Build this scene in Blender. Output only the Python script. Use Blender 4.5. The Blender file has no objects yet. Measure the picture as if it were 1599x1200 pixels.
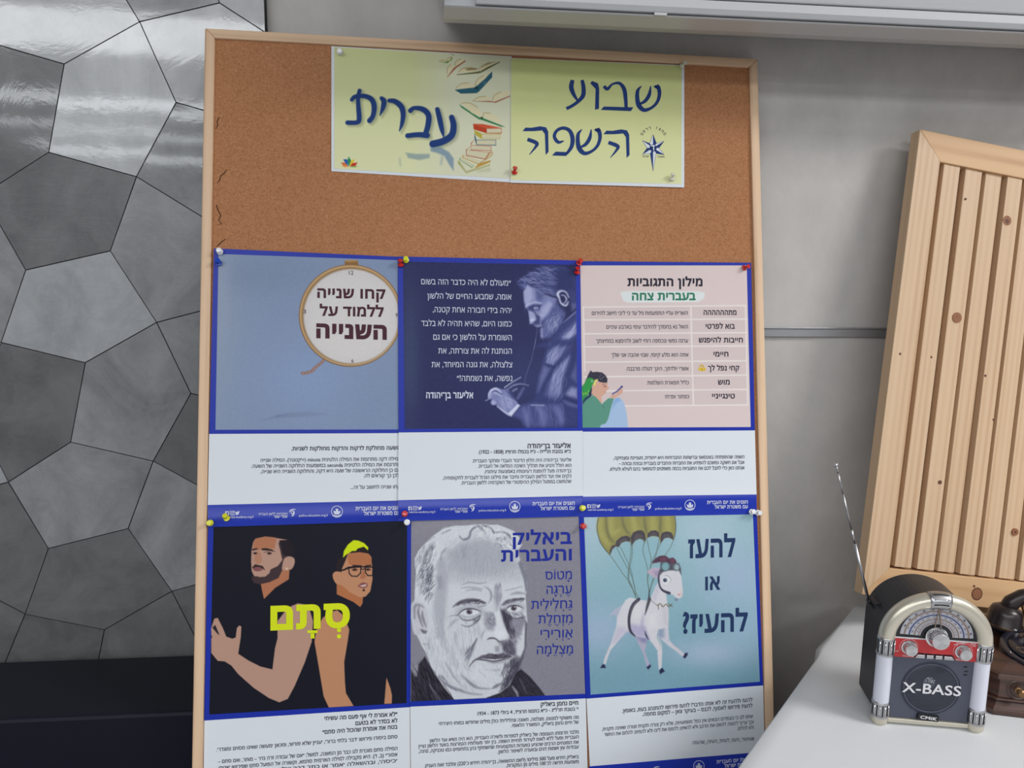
# Cork notice board with Hebrew language posters, radio, telephone and slatted wood panel
import bpy, bmesh, math, random, re
import numpy as np
from mathutils import Vector, Matrix
random.seed(7); rng = np.random.default_rng(7)
SC = bpy.context.scene
COL = SC.collection

# ------------------------------------------------------------------ camera
F_PX = 1200.0; CX, CY = 799.5, 600.0
CAM = np.array([0.0, 0.0, 1.38])
ROT = np.array([[0.99496128, -0.09940898, 0.01303445],
                [-0.00217231, -0.15135078, -0.98847773],
                [0.10023633, 0.98346876, -0.15080411]])   # rows: right, down, forward in world axes
cd = bpy.data.cameras.new('camera'); cam = bpy.data.objects.new('camera', cd); COL.objects.link(cam)
cd.sensor_width = 36; cd.lens = 36 * F_PX / 1599; cd.clip_start = 0.02; cd.clip_end = 60
r_, d_, f_ = ROT
cam.matrix_world = Matrix(((r_[0], -d_[0], -f_[0], CAM[0]), (r_[1], -d_[1], -f_[1], CAM[1]),
                           (r_[2], -d_[2], -f_[2], CAM[2]), (0, 0, 0, 1)))
SC.camera = cam

# ------------------------------------------------------------------ world, lamps, exposure
SC.view_settings.view_transform = 'Standard'; SC.view_settings.look = 'None'
SC.view_settings.gamma = 1; SC.view_settings.use_curve_mapping = False
SC.view_settings.exposure = 0.27
W = bpy.data.worlds.new('world'); SC.world = W; W.use_nodes = True
W.node_tree.nodes['Background'].inputs[0].default_value = (0.85, 0.93, 1.0, 1)
W.node_tree.nodes['Background'].inputs[1].default_value = 0.4

def area(name, loc, size, energy, color=(1, 1, 1), rot=(0, 0, 0)):
    l = bpy.data.lights.new(name, 'AREA'); l.shape = 'RECTANGLE'; l.size, l.size_y = size
    l.energy = energy; l.color = color
    o = bpy.data.objects.new(name, l); COL.objects.link(o); o.location = loc; o.rotation_euler = rot
    return o
LAMPS = [
    ('ceiling_lamp_near', (2.6, -0.35, 2.87), (1.3, 0.8), 62, (1.0, 0.985, 0.98)),
    ('ceiling_lamp_left', (-1.6, -1.2, 2.87), (2.0, 0.4), 18, (0.98, 0.98, 1.0)),
    ('ceiling_lamp_wide', (-1.2, -2.9, 2.87), (8.0, 0.95), 140, (0.93, 0.97, 1.0)),
    ('ceiling_lamp_row', (-1.2, -5.2, 2.87), (8.0, 0.50), 80, (0.90, 0.96, 1.0)),
    ('ceiling_lamp_third', (-1.2, -6.7, 2.87), (8.0, 0.30), 45, (0.90, 0.96, 1.0)),
    ('ceiling_lamp_back', (-1.2, -8.4, 2.87), (8.0, 0.6), 90, (0.90, 0.96, 1.0)),
]
for nm, lo, sz, en, c in LAMPS:
    area(nm, lo, sz, en, c)

# ------------------------------------------------------------------ helpers
def lin(c):
    c = np.asarray(c, dtype=float) / 255.0
    return np.where(c <= 0.04045, c / 12.92, ((c + 0.055) / 1.055) ** 2.4)
KP = np.array([0.90, 0.93, 0.96])          # how brightly a white surface of the board shows
def alb(c, k=KP):
    return np.clip(lin(c) / k, 0.0, 0.92)
def ray(px, py):
    px = np.asarray(px, float); py = np.asarray(py, float)
    d = np.stack([(px - CX) / F_PX, (py - CY) / F_PX, np.ones_like(px)], -1)
    return d @ ROT
class Frame:
    """plane with origin O, axes u (right), v (up), n (into the wall)"""
    def __init__(s, O, u, v, n): s.O, s.u, s.v, s.n = [np.array(a, float) for a in (O, u, v, n)]
    def P(s, x, y, d=0.0):
        x = np.asarray(x, float); y = np.asarray(y, float); d = np.asarray(d, float)
        return s.O + x[..., None] * s.u + y[..., None] * s.v + d[..., None] * s.n
    def hit(s, px, py, d=0.0):
        r = ray(px, py); c = (s.O - CAM) @ s.n + np.asarray(d, float)
        return CAM + r * (c / (r @ s.n))[..., None]
    def uv(s, px, py, d=0.0):
        q = s.hit(px, py, d) - s.O
        return q @ s.u, q @ s.v
def axes(lean, yaw, roll):
    le, ya, ro = [math.radians(a) for a in (lean, yaw, roll)]
    u = np.array([math.cos(ya), math.sin(ya), 0]); n = np.array([-math.sin(ya), math.cos(ya), 0]); z = np.array([0, 0, 1.0])
    v = z * math.cos(le) + n * math.sin(le); n2 = n * math.cos(le) - z * math.sin(le)
    return u * math.cos(ro) + v * math.sin(ro), -u * math.sin(ro) + v * math.cos(ro), n2
def hitz(px, py, z):
    r = ray(px, py); return CAM + r * ((z - CAM[2]) / r[..., 2])[..., None]
def hity(px, py, y):
    r = ray(px, py); return CAM + r * (y / r[..., 1])[..., None]

ROOTLOC = {}
def root(name, loc, label, cat, group=None, rz=0.0):
    o = bpy.data.objects.new(name, None); COL.objects.link(o); o.empty_display_size = 0.02
    o.location = loc; o.rotation_euler = (0, 0, rz)
    o['label'] = label; o['category'] = cat
    if group: o['group'] = group
    ROOTLOC[o.name] = np.array(loc, float)
    return o
def rootof(p):
    while p.parent is not None: p = p.parent
    return p
def link(name, me, mats, parent=None, local=False, smooth=False):
    o = bpy.data.objects.new(name, me); COL.objects.link(o)
    for m in (mats if isinstance(mats, (list, tuple)) else [mats]): me.materials.append(m)
    if parent is not None:
        o.parent = parent
        if not local:
            R = rootof(parent)
            if R.name in ROOTLOC:
                off = ROOTLOC[R.name]; n = len(me.vertices); a = np.empty(n * 3); me.vertices.foreach_get('co', a)
                a = (a.reshape(-1, 3) - off).ravel(); me.vertices.foreach_set('co', a); me.update()
    if smooth:
        me.polygons.foreach_set('use_smooth', [True] * len(me.polygons))
    return o
def mesh(name, V, Fc):
    me = bpy.data.meshes.new(name); me.from_pydata([tuple(map(float, v)) for v in V], [], Fc); me.update(); return me
def structure(o): o['kind'] = 'structure'; return o
def bev(o, w, seg=2):
    m = o.modifiers.new('bevel', 'BEVEL'); m.width = w; m.segments = seg; m.limit_method = 'ANGLE'; m.angle_limit = 0.6
    return o
def prism(name, poly, d0, d1, F, mat, parent=None, grain=None, bevel=0.0, seg=2):
    """polygon in a frame, front at d0 and back at d1"""
    n = len(poly); p = np.array(poly, float)
    a = 0.5 * np.sum(p[:, 0] * np.roll(p[:, 1], -1) - np.roll(p[:, 0], -1) * p[:, 1])
    if a < 0: p = p[::-1]
    V = np.concatenate([F.P(p[:, 0], p[:, 1], d0), F.P(p[:, 0], p[:, 1], d1)])
    Fc = [tuple(range(n)), tuple(range(2 * n - 1, n - 1, -1))] + [(i, n + i, n + (i + 1) % n, (i + 1) % n) for i in range(n)]
    me = mesh(name, V, Fc)
    if grain is not None:
        g, off = grain; c, s = math.cos(g), math.sin(g)
        q = np.concatenate([p, p]); dd = np.r_[np.full(n, d0), np.full(n, d1)]
        A = np.stack([q[:, 0] * c + q[:, 1] * s + off, -q[:, 0] * s + q[:, 1] * c + off * 1.7, dd], 1).astype(np.float32)
        at = me.attributes.new('grain', 'FLOAT_VECTOR', 'POINT'); at.data.foreach_set('vector', A.ravel())
    o = link(name, me, mat, parent)
    if bevel: bev(o, bevel, seg)
    return o
WORLDF = Frame((0, 0, 0), (1, 0, 0), (0, 0, 1), (0, 1, 0))
def box(name, a, b, mat, parent=None, bevel=0.0, local=False):
    x0, y0, z0 = a; x1, y1, z1 = b
    V = [(x0, y0, z0), (x1, y0, z0), (x1, y1, z0), (x0, y1, z0), (x0, y0, z1), (x1, y0, z1), (x1, y1, z1), (x0, y1, z1)]
    Fc = [(0, 3, 2, 1), (4, 5, 6, 7), (0, 1, 5, 4), (1, 2, 6, 5), (2, 3, 7, 6), (3, 0, 4, 7)]
    o = link(name, mesh(name, V, Fc), mat, parent, local)
    if bevel: bev(o, bevel)
    return o
def lathe(name, prof, n, mat, parent, M=None, local=True, smooth=True, closed=True):
    """profile of (radius, height) turned about z, then moved by M"""
    V = []; Fc = []; k = len(prof)
    for i in range(n):
        a = 2 * math.pi * i / n
        for r, z in prof: V.append((r * math.cos(a), r * math.sin(a), z))
    for i in range(n):
        j = (i + 1) % n
        for q in range(k - 1): Fc.append((i * k + q, j * k + q, j * k + q + 1, i * k + q + 1))
    if closed:
        Fc.append(tuple(i * k for i in range(n - 1, -1, -1))); Fc.append(tuple(i * k + k - 1 for i in range(n)))
    if M is not None: V = [M @ Vector(v) for v in V]
    o = link(name, mesh(name, V, Fc), mat, parent, local)
    if smooth:
        for p in o.data.polygons: p.use_smooth = len(p.vertices) == 4
        m = o.modifiers.new('edge', 'EDGE_SPLIT'); m.split_angle = 0.7
    return o
def tube(name, pts, rad, n, mat, parent, local=True, flat=1.0):
    pts = [Vector(p) for p in pts]; rad = rad if isinstance(rad, (list, tuple)) else [rad] * len(pts)
    V = []; Fc = []; up = Vector((0.13, 0.31, 0.94)).normalized(); pr = None
    for i, p in enumerate(pts):
        t = (pts[min(i + 1, len(pts) - 1)] - pts[max(i - 1, 0)]).normalized()
        if pr is None: a = t.cross(up).normalized()
        else: a = (pr - t * pr.dot(t)).normalized()
        pr = a; b = t.cross(a)
        for j in range(n):
            th = 2 * math.pi * j / n; V.append(p + a * math.cos(th) * rad[i] + b * math.sin(th) * rad[i] * flat)
    for i in range(len(pts) - 1):
        for j in range(n):
            k = (j + 1) % n; Fc.append((i * n + j, i * n + k, (i + 1) * n + k, (i + 1) * n + j))
    Fc.append(tuple(range(n - 1, -1, -1))); Fc.append(tuple(range((len(pts) - 1) * n, len(pts) * n)))
    o = link(name, mesh(name, V, Fc), mat, parent, local)
    for p in o.data.polygons: p.use_smooth = len(p.vertices) == 4
    return o

# ------------------------------------------------------------------ materials
def mat(name, c=(128, 128, 128), rough=0.5, metal=0.0, spec=0.5, coat=0.0, coatr=0.1, a=None, k=KP, trans=0.0, sss=0.0):
    m = bpy.data.materials.new(name); m.use_nodes = True; b = m.node_tree.nodes['Principled BSDF']
    v = alb(c, k) if a is None else a
    b.inputs['Base Color'].default_value = (*map(float, v), 1)
    b.inputs['Roughness'].default_value = rough; b.inputs['Metallic'].default_value = metal
    b.inputs['Specular IOR Level'].default_value = spec
    b.inputs['Coat Weight'].default_value = coat; b.inputs['Coat Roughness'].default_value = coatr
    b.inputs['Transmission Weight'].default_value = trans
    return m
def N(m, t, **kw):
    n = m.node_tree.nodes.new(t)
    for k, v in kw.items():
        if k.startswith('i_'): n.inputs[k[2:].replace('_', ' ')].default_value = v
        else: setattr(n, k, v)
    return n
def L(m, a, b): m.node_tree.links.new(a, b)
def B(m): return m.node_tree.nodes['Principled BSDF']
def ramp(m, stops):
    r = m.node_tree.nodes.new('ShaderNodeValToRGB'); e = r.color_ramp.elements
    while len(e) < len(stops): e.new(0.5)
    for x, (p, c) in zip(e, stops): x.position = p; x.color = (*map(float, c), 1)
    return r
def bump(m, src, strength, dist=0.001):
    b = N(m, 'ShaderNodeBump'); b.inputs['Strength'].default_value = strength; b.inputs['Distance'].default_value = dist
    L(m, src, b.inputs['Height']); L(m, b.outputs[0], B(m).inputs['Normal']); return b
def wood(name, light, dark, scale=(3.0, 60.0, 60.0), rough=0.55, streak=0.5, coat=0.0):
    m = mat(name, light, rough, coat=coat)
    at = N(m, 'ShaderNodeAttribute', attribute_name='grain')
    mp = N(m, 'ShaderNodeMapping'); mp.inputs['Scale'].default_value = scale
    L(m, at.outputs['Vector'], mp.inputs[0])
    n1 = N(m, 'ShaderNodeTexNoise', i_Scale=1.0, i_Detail=4.0, i_Roughness=0.6, i_Distortion=0.4); L(m, mp.outputs[0], n1.inputs['Vector'])
    mp2 = N(m, 'ShaderNodeMapping'); mp2.inputs['Scale'].default_value = (scale[0] * .5, scale[1] * .22, scale[2] * .22)
    L(m, at.outputs['Vector'], mp2.inputs[0])
    w = N(m, 'ShaderNodeTexWave', i_Scale=1.6, i_Distortion=4.5, i_Detail=2.0); w.bands_direction = 'Y'
    w.inputs['Detail Scale'].default_value = 0.6
    L(m, mp2.outputs[0], w.inputs['Vector'])
    mx = N(m, 'ShaderNodeMath', operation='MULTIPLY_ADD'); L(m, w.outputs['Fac'], mx.inputs[0]); mx.inputs[1].default_value = streak
    L(m, n1.outputs['Fac'], mx.inputs[2])
    r = ramp(m, [(0.30, alb(dark)), (0.62, (alb(dark) + 3 * alb(light)) / 4), (0.90, alb(light))])
    L(m, mx.outputs[0], r.inputs[0]); L(m, r.outputs[0], B(m).inputs['Base Color'])
    bump(m, n1.outputs['Fac'], 0.12, 0.0006)
    return m
def vcol_mat(name, rough=0.35, coat=0.15):
    m = mat(name, (200, 200, 200), rough, spec=0.12)
    at = N(m, 'ShaderNodeAttribute', attribute_name='ink'); L(m, at.outputs['Color'], B(m).inputs['Base Color'])
    return m
M = {}
M['paper'] = mat('glossy_paper', (218, 226, 234), 0.4, spec=0.2)
M['ink'] = vcol_mat('printed_ink')
M['blue'] = mat('blue_print', (30, 50, 165), 0.3, spec=0.2)
M['band'] = mat('blue_band', (32, 54, 172), 0.24, spec=0.4)
M['brown_txt'] = mat('plum_print', (72, 34, 48), 0.4, spec=0.15)
M['txt'] = mat('grey_print', (70, 70, 84), 0.45, spec=0.15)
M['txtb'] = mat('dark_print', (42, 40, 56), 0.45, spec=0.15)
M['white_txt'] = mat('white_print', (205, 212, 232), 0.4, spec=0.15)
M['navy_txt'] = mat('navy_print', (36, 56, 96), 0.4, spec=0.15)
M['blue_txt'] = mat('indigo_print', (34, 48, 150), 0.4, spec=0.15)
M['green_txt'] = mat('green_print', (48, 125, 96), 0.4, spec=0.15)
M['yellow_txt'] = mat('lime_print', (212, 226, 30), 0.4, spec=0.15)
M['head_txt'] = mat('royal_print', (36, 62, 122), 0.4, spec=0.15)
# ------------------------------------------------------------------ the room
WY = 1.346                      # plane of the plastered wall; the stone tiles stand 18 mm proud of it
TY = 1.328
TX = -0.267                     # right edge of the tiled part
def concrete(name, c1, c2, rough=0.6):
    m = mat(name, c1, rough)
    tc = N(m, 'ShaderNodeTexCoord'); mp = N(m, 'ShaderNodeMapping'); mp.inputs['Scale'].default_value = (1, 1, 0.8)
    L(m, tc.outputs['Object'], mp.inputs[0])
    n1 = N(m, 'ShaderNodeTexNoise', i_Scale=2.2, i_Detail=7.0, i_Roughness=0.62, i_Distortion=0.5); L(m, mp.outputs[0], n1.inputs['Vector'])
    n2 = N(m, 'ShaderNodeTexNoise', i_Scale=26.0, i_Detail=5.0, i_Roughness=0.7); L(m, mp.outputs[0], n2.inputs['Vector'])
    mx = N(m, 'ShaderNodeMath', operation='MULTIPLY_ADD'); L(m, n2.outputs['Fac'], mx.inputs[0]); mx.inputs[1].default_value = 0.22; L(m, n1.outputs['Fac'], mx.inputs[2])
    r = ramp(m, [(0.42, alb(c2)), (0.78, alb(c1))]); L(m, mx.outputs[0], r.inputs[0]); L(m, r.outputs[0], B(m).inputs['Base Color'])
    bump(m, n2.outputs['Fac'], 0.12, 0.002)
    return m
M['plaster'] = concrete('grey_plaster', (202, 201, 199), (174, 173, 171), 0.55)
M['roomwall'] = mat('painted_wall', (160, 163, 168), 0.8)
M['floor'] = mat('floor_tile', (84, 84, 86), 0.5)
M['ceiling'] = mat('ceiling_paint', (225, 228, 230), 0.9)
structure(box('wall_back', (-6.0, WY, 0), (3.6, WY + 0.12, 2.9), M['plaster']))
structure(box('wall_left', (-6.12, -9.5, 0), (-6.0, WY + 0.12, 2.9), M['roomwall']))
structure(box('wall_right', (3.6, -9.5, 0), (3.72, WY + 0.12, 2.9), M['roomwall']))
structure(box('wall_front', (-6.12, -9.62, 0), (3.72, -9.5, 2.9), M['roomwall']))
structure(box('floor', (-6.12, -9.62, -0.1), (3.72, WY + 0.12, 0), M['floor']))
structure(box('ceiling', (-6.12, -9.62, 2.9), (3.72, WY + 0.12, 3.0), M['ceiling']))

# --- stone tiling: five-sided tiles of a basket pattern
M['grout'] = mat('dark_joint', (38, 40, 43), 0.8)
def tile_mat(name, c, tone2):
    m = mat(name, c, 0.36, spec=0.6, coat=1.0, coatr=0.05); B(m).inputs['Coat IOR'].default_value = 1.55
    tc = N(m, 'ShaderNodeTexCoord'); oi = N(m, 'ShaderNodeObjectInfo')
    ad = N(m, 'ShaderNodeVectorMath', operation='ADD'); L(m, tc.outputs['Object'], ad.inputs[0])
    mu = N(m, 'ShaderNodeMath', operation='MULTIPLY'); L(m, oi.outputs['Random'], mu.inputs[0]); mu.inputs[1].default_value = 9.0
    L(m, mu.outputs[0], ad.inputs[1])
    n1 = N(m, 'ShaderNodeTexNoise', i_Scale=9.0, i_Detail=6.0, i_Roughness=0.62, i_Distortion=0.9); L(m, ad.outputs[0], n1.inputs['Vector'])
    n2 = N(m, 'ShaderNodeTexNoise', i_Scale=60.0, i_Detail=8.0, i_Roughness=0.8, i_Distortion=0.6); L(m, ad.outputs[0], n2.inputs['Vector'])
    mx = N(m, 'ShaderNodeMath', operation='MULTIPLY_ADD'); L(m, n2.outputs['Fac'], mx.inputs[0]); mx.inputs[1].default_value = 0.35; L(m, n1.outputs['Fac'], mx.inputs[2])
    r = ramp(m, [(0.46, alb(tone2)), (0.84, alb(c))]); L(m, mx.outputs[0], r.inputs[0]); L(m, r.outputs[0], B(m).inputs['Base Color'])
    # long shallow scratches of the slate surface
    mp = N(m, 'ShaderNodeMapping'); mp.inputs['Scale'].default_value = (3, 3, 14); mp.inputs['Rotation'].default_value = (0, 0.45, 0)
    L(m, ad.outputs[0], mp.inputs[0])
    n3 = N(m, 'ShaderNodeTexNoise', i_Scale=5.0, i_Detail=6.0, i_Roughness=0.65, i_Distortion=1.2); L(m, mp.outputs[0], n3.inputs['Vector'])
    bump(m, n3.outputs['Fac'], 0.10, 0.003)
    cb = N(m, 'ShaderNodeBump'); cb.inputs['Strength'].default_value = 0.16; cb.inputs['Distance'].default_value = 0.0012
    L(m, n1.outputs['Fac'], cb.inputs['Height']); L(m, cb.outputs[0], B(m).inputs['Coat Normal'])
    return m
M['tile_dark'] = tile_mat('slate_dark', (112, 113, 115), (84, 85, 87))  # these tones also hold reflected light and dark reflections of the glossy tiles
M['tile_mid'] = tile_mat('slate_mid', (152, 155, 158), (116, 119, 122))
M['tile_light'] = tile_mat('slate_light', (172, 177, 182), (136, 140, 145))
M['tile_pale'] = tile_mat('slate_pale', (190, 194, 198), (160, 164, 168))
TEZ = 1.38
S2 = 0.2355; TP = 0.471
meas = {}                                              # joints measured on the wall (metres from the camera axis)
for key, (x, y) in {('q', 0, 0): (218, 34), ('q', 0, 1): (213, 276), ('q', -1, 2): (2, 535),
                    ('v', -1, 0, 0): (100, 100), ('v', -1, 0, 1): (76, 238), ('h', 0, 0, 0): (275, 160),
                    ('h', -1, 1, 1): (172, 392), ('h', -1, 1, 0): (40, 422)}.items():
    p = hity(x, y, TY); meas[key] = (p[0], p[2])
def qv(i, j):
    if i in (0, -1) and ('q', i, j % 2 if i == 0 else 2) in meas and (i == 0 or j % 2 == 0):
        x, z = meas[('q', i, j % 2 if i == 0 else 2)]; return (x, z - TP * ((j - (j % 2 if i == 0 else 2)) // 2))
    return (-0.468 + S2 * i + (0.009 if j % 2 == 0 else -0.009), TEZ + 0.372 - S2 * j - (0.034 if i % 2 else 0))
def bond(i, j, e):
    """square between columns i,i+1 and rows j,j+1; e=0 top/left end, 1 bottom/right end"""
    s = 1 if i % 2 else -1
    vert = (i + j) % 2 == 1
    xc = -0.350 + S2 * i - 0.002; zc = TEZ + 0.237 - S2 * j
    k = ('v' if vert else 'h', i, j % 2, e)
    if k in meas:
        x, z = meas[k]; return (x, z - TP * ((j - j % 2) // 2))
    if vert: return (xc + (0.016 * s if e == 0 else -0.016 * s), zc + (0.067 if e == 0 else -0.067))
    return (xc + (-0.066 if e == 0 else 0.066), zc + (-0.016 * s if e == 0 else 0.016 * s))
def isv(i, j): return (i + j) % 2 == 1
def clip(poly, xm):
    out = []
    for a, b in zip(poly, poly[1:] + poly[:1]):
        if a[0] <= xm: out.append(a)
        if (a[0] <= xm) != (b[0] <= xm):
            t = (xm - a[0]) / (b[0] - a[0]); out.append((xm, a[1] + t * (b[1] - a[1])))
    return out
def inset(poly, g):
    p = np.array(poly); c = []
    n = len(p)
    for i in range(n):
        a, b, d = p[i - 1], p[i], p[(i + 1) % n]
        e1 = (b - a) / (np.linalg.norm(b - a) + 1e-9); e2 = (d - b) / (np.linalg.norm(d - b) + 1e-9)
        n1 = np.array([-e1[1], e1[0]]); n2 = np.array([-e2[1], e2[0]])
        s = n1 + n2; s = s / (s @ s) * 2
        c.append(b + s * g)
    return c
backing = structure(box('trim_1', (-6.0, TY + 0.0035, 0), (TX, WY, 2.9), M['grout']))
backing['label'] = 'dark joint bed behind the grey stone wall tiles'
tile_tones = {}
pent = []
for i in range(-9, 1):
    for j in range(-5, 9):
        if isv(i, j):   # vertical bond: left pentagon shares the bond, and belongs to squares i-1 and i
            # pentagon to the left/right of each vertical bond is closed by the horizontal bond of the neighbour
            a, b = bond(i, j, 0), bond(i, j, 1)
            # left one: a, b, q(i,j+1), bond(i-1,j) right end, q(i,j)
            pent.append(((i, j, 'L'), [qv(i, j), bond(i - 1, j, 1), qv(i, j + 1), b, a]))
            pent.append(((i, j, 'R'), [a, b, qv(i + 1, j + 1), bond(i + 1, j, 0), qv(i + 1, j)]))
        else:           # horizontal bond: one above, one below
            a, b = bond(i, j, 0), bond(i, j, 1)
            pent.append(((i, j, 'T'), [a, b, qv(i + 1, j), bond(i, j - 1, 1), qv(i, j)]))
            pent.append(((i, j, 'B'), [b, a, qv(i, j + 1), bond(i, j + 1, 0), qv(i + 1, j + 1)]))
# tile brightness, reflections included, put into base tone and tilt (pixel centre, tone, tilt)
seen = [((90, 40), 'pale', 0.0), ((175, 150), 'pale', 0.12), ((40, 180), 'dark', -0.08), ((110, 320), 'dark', -0.4), ((290, 80), 'pale', 0.25),
        ((300, 20), 'mid', 0.2), ((390, 20), 'pale', 0.4), ((275, 240), 'mid', 0.4), ((240, 390), 'mid', 0.2), ((20, 430), 'mid', 0.1),
        ((150, 480), 'light', 0.5), ((280, 430), 'mid', 0.1), ((60, 640), 'dark', -0.3), ((210, 600), 'mid', 0.0), ((280, 530), 'mid', 0.3),
        ((290, 680), 'dark', -0.5), ((150, 780), 'mid', 0.2), ((270, 800), 'mid', 0.1), ((30, 850), 'dark', -0.4), ((160, 900), 'dark', 0.1),
        ((100, 970), 'dark', 0.0), ((20, 985), 'dark', 0.0), ((240, 970), 'dark', 0.0), ((300, 880), 'mid', 0), ((290, 940), 'dark', 0), ((10, 10), 'mid', 0.2)]
spts = []
for (x, y), t, k in seen:
    p = hity(x, y, TY); spts.append((p[0], p[2], t, k))
for key, poly in pent:
    poly = clip([tuple(q) for q in poly], TX)
    if len(poly) < 3: continue
    xs = [q[0] for q in poly]; zs = [q[1] for q in poly]
    if max(zs) > 2.9 or min(zs) < 0.02 or min(xs) < -5.9 or max(xs) - min(xs) < 0.02: continue
    ar = 0.5 * sum(a[0] * b[1] - b[0] * a[1] for a, b in zip(poly, poly[1:] + poly[:1]))
    if ar < 0: poly = poly[::-1]
    poly = inset(poly, 0.0008)
    cx, cz = np.mean([q[0] for q in poly]), np.mean([q[1] for q in poly])
    best = min(spts, key=lambda s: (s[0] - cx) ** 2 + (s[1] - cz) ** 2)
    if (best[0] - cx) ** 2 + (best[1] - cz) ** 2 < 0.012: tone, tl = best[2], best[3]
    else: tone, tl = random.choice(['dark', 'mid', 'mid', 'light']), random.uniform(-0.5, 0.6)
    tx = random.uniform(-0.25, 0.25)
    ty = math.radians(tl); tx = math.radians(tx)
    n = len(poly)
    V = [(q[0], TY + (q[1] - cz) * math.tan(ty) + (q[0] - cx) * math.tan(tx), q[1]) for q in poly] + [(q[0], TY + 0.0045, q[1]) for q in poly]
    V = [(x, min(y, TY + 0.0035), z) for x, y, z in V]
    Fc = [tuple(range(n)), tuple(range(2 * n - 1, n - 1, -1))] + [(k, n + k, n + (k + 1) % n, (k + 1) % n) for k in range(n)]
    link('tile', mesh('tile', V, Fc), M['tile_' + tone], backing)

# --- metal cable channel on the plaster, right of the notice board
M['alu'] = mat('satin_aluminium', (170, 173, 178), 0.35, metal=0.5)
ch = root('cable_channel', (0.9, WY, 1.268), 'slim grey metal strip running level across the plaster wall beside the cork board', 'strip')
box('channel_body', (-0.15, WY - 0.008, 1.2605), (2.4, WY, 1.2755), M['alu'], ch, 0.001)
box('channel_lip', (-0.15, WY - 0.011, 1.2755), (2.4, WY, 1.278), M['alu'], ch, 0.0006)

# --- black bench under the tiles; its lower step carries the cork board
M['black'] = mat('black_leatherette', (25, 27, 38), 0.55, spec=0.2)
bn = root('black_bench', (-1.0, 1.1, 0), 'plain black bench against the foot of the tiled wall, left of the cork board', 'bench')
BZ = 0.5503
box('back_block', (-2.6, 1.135, 0.06), (0.33, TY - 0.012, 0.697), M['black'], bn, 0.006)
box('low_step', (-2.6, 0.90, 0.06), (0.33, 1.1345, BZ), M['black'], bn, 0.006)
box('plinth', (-2.55, 0.97, 0), (0.30, 1.25, 0.0598), M['black'], bn)

# --- wall mounted air conditioner
M['ac'] = mat('white_plastic', (196, 200, 205), 0.35, coat=0.1)
M['ac_gap'] = mat('air_gap', (30, 31, 33), 0.7)
def extr(name, prof, x0, x1, m, parent, bevel=0.0):
    n = len(prof)
    V = [(x0, WY - o, 1.38 + z) for o, z in prof] + [(x1, WY - o, 1.38 + z) for o, z in prof]
    Fc = [tuple(range(n)), tuple(range(2 * n - 1, n - 1, -1))] + [(k, n + k, n + (k + 1) % n, (k + 1) % n) for k in range(n)]
    me = mesh(name, V, Fc); bm = bmesh.new(); bm.from_mesh(me); bmesh.ops.recalc_face_normals(bm, faces=bm.faces); bm.to_mesh(me); bm.free()
    o = link(name, me, m, parent)
    if bevel: bev(o, bevel)
    return o
ac = root('air_conditioner', (0.55, WY, 1.76), 'white split air conditioner on the wall above the cork board', 'air conditioner')
extr('body', [(0, .42), (.012, .398), (.05, .3815), (.10, .3675), (.15, .358), (.200, .3585), (.203, .3605), (.186, .3605), (.186, .64), (.15, .66), (0, .66)], .014, 1.28, M['ac'], ac, .003)
extr('air_gap', [(.184, .3606), (.196, .3606), (.196, .3624), (.184, .3624)], .062, 1.25, M['ac_gap'], ac)
extr('air_flap', [(.184, .3625), (.204, .3632), (.2085, .370), (.2085, .3815), (.184, .3815)], .058, 1.26, M['ac'], ac, .001)
extr('front_panel', [(.184, .3835), (.2085, .3835), (.222, .43), (.224, .60), (.205, .64), (.184, .645)], .05, 1.27, M['ac'], ac, .002)
extr('end_cap', [(.0, .46), (.07, .40), (.186, .362), (.205, .366), (.214, .40), (.214, .60), (.19, .635), (0, .655)], .006, .0135, M['ac'], ac, .001)
p = hity(1030, 21, WY - 0.205)
box('latch', (p[0] - 0.008, WY - 0.2075, p[2] - 0.003), (p[0] + 0.010, WY - 0.202, p[2] + 0.0005), M['ac'], ac)
M['smear'] = mat('rust_smear', (150, 120, 112), 0.6)
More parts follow.
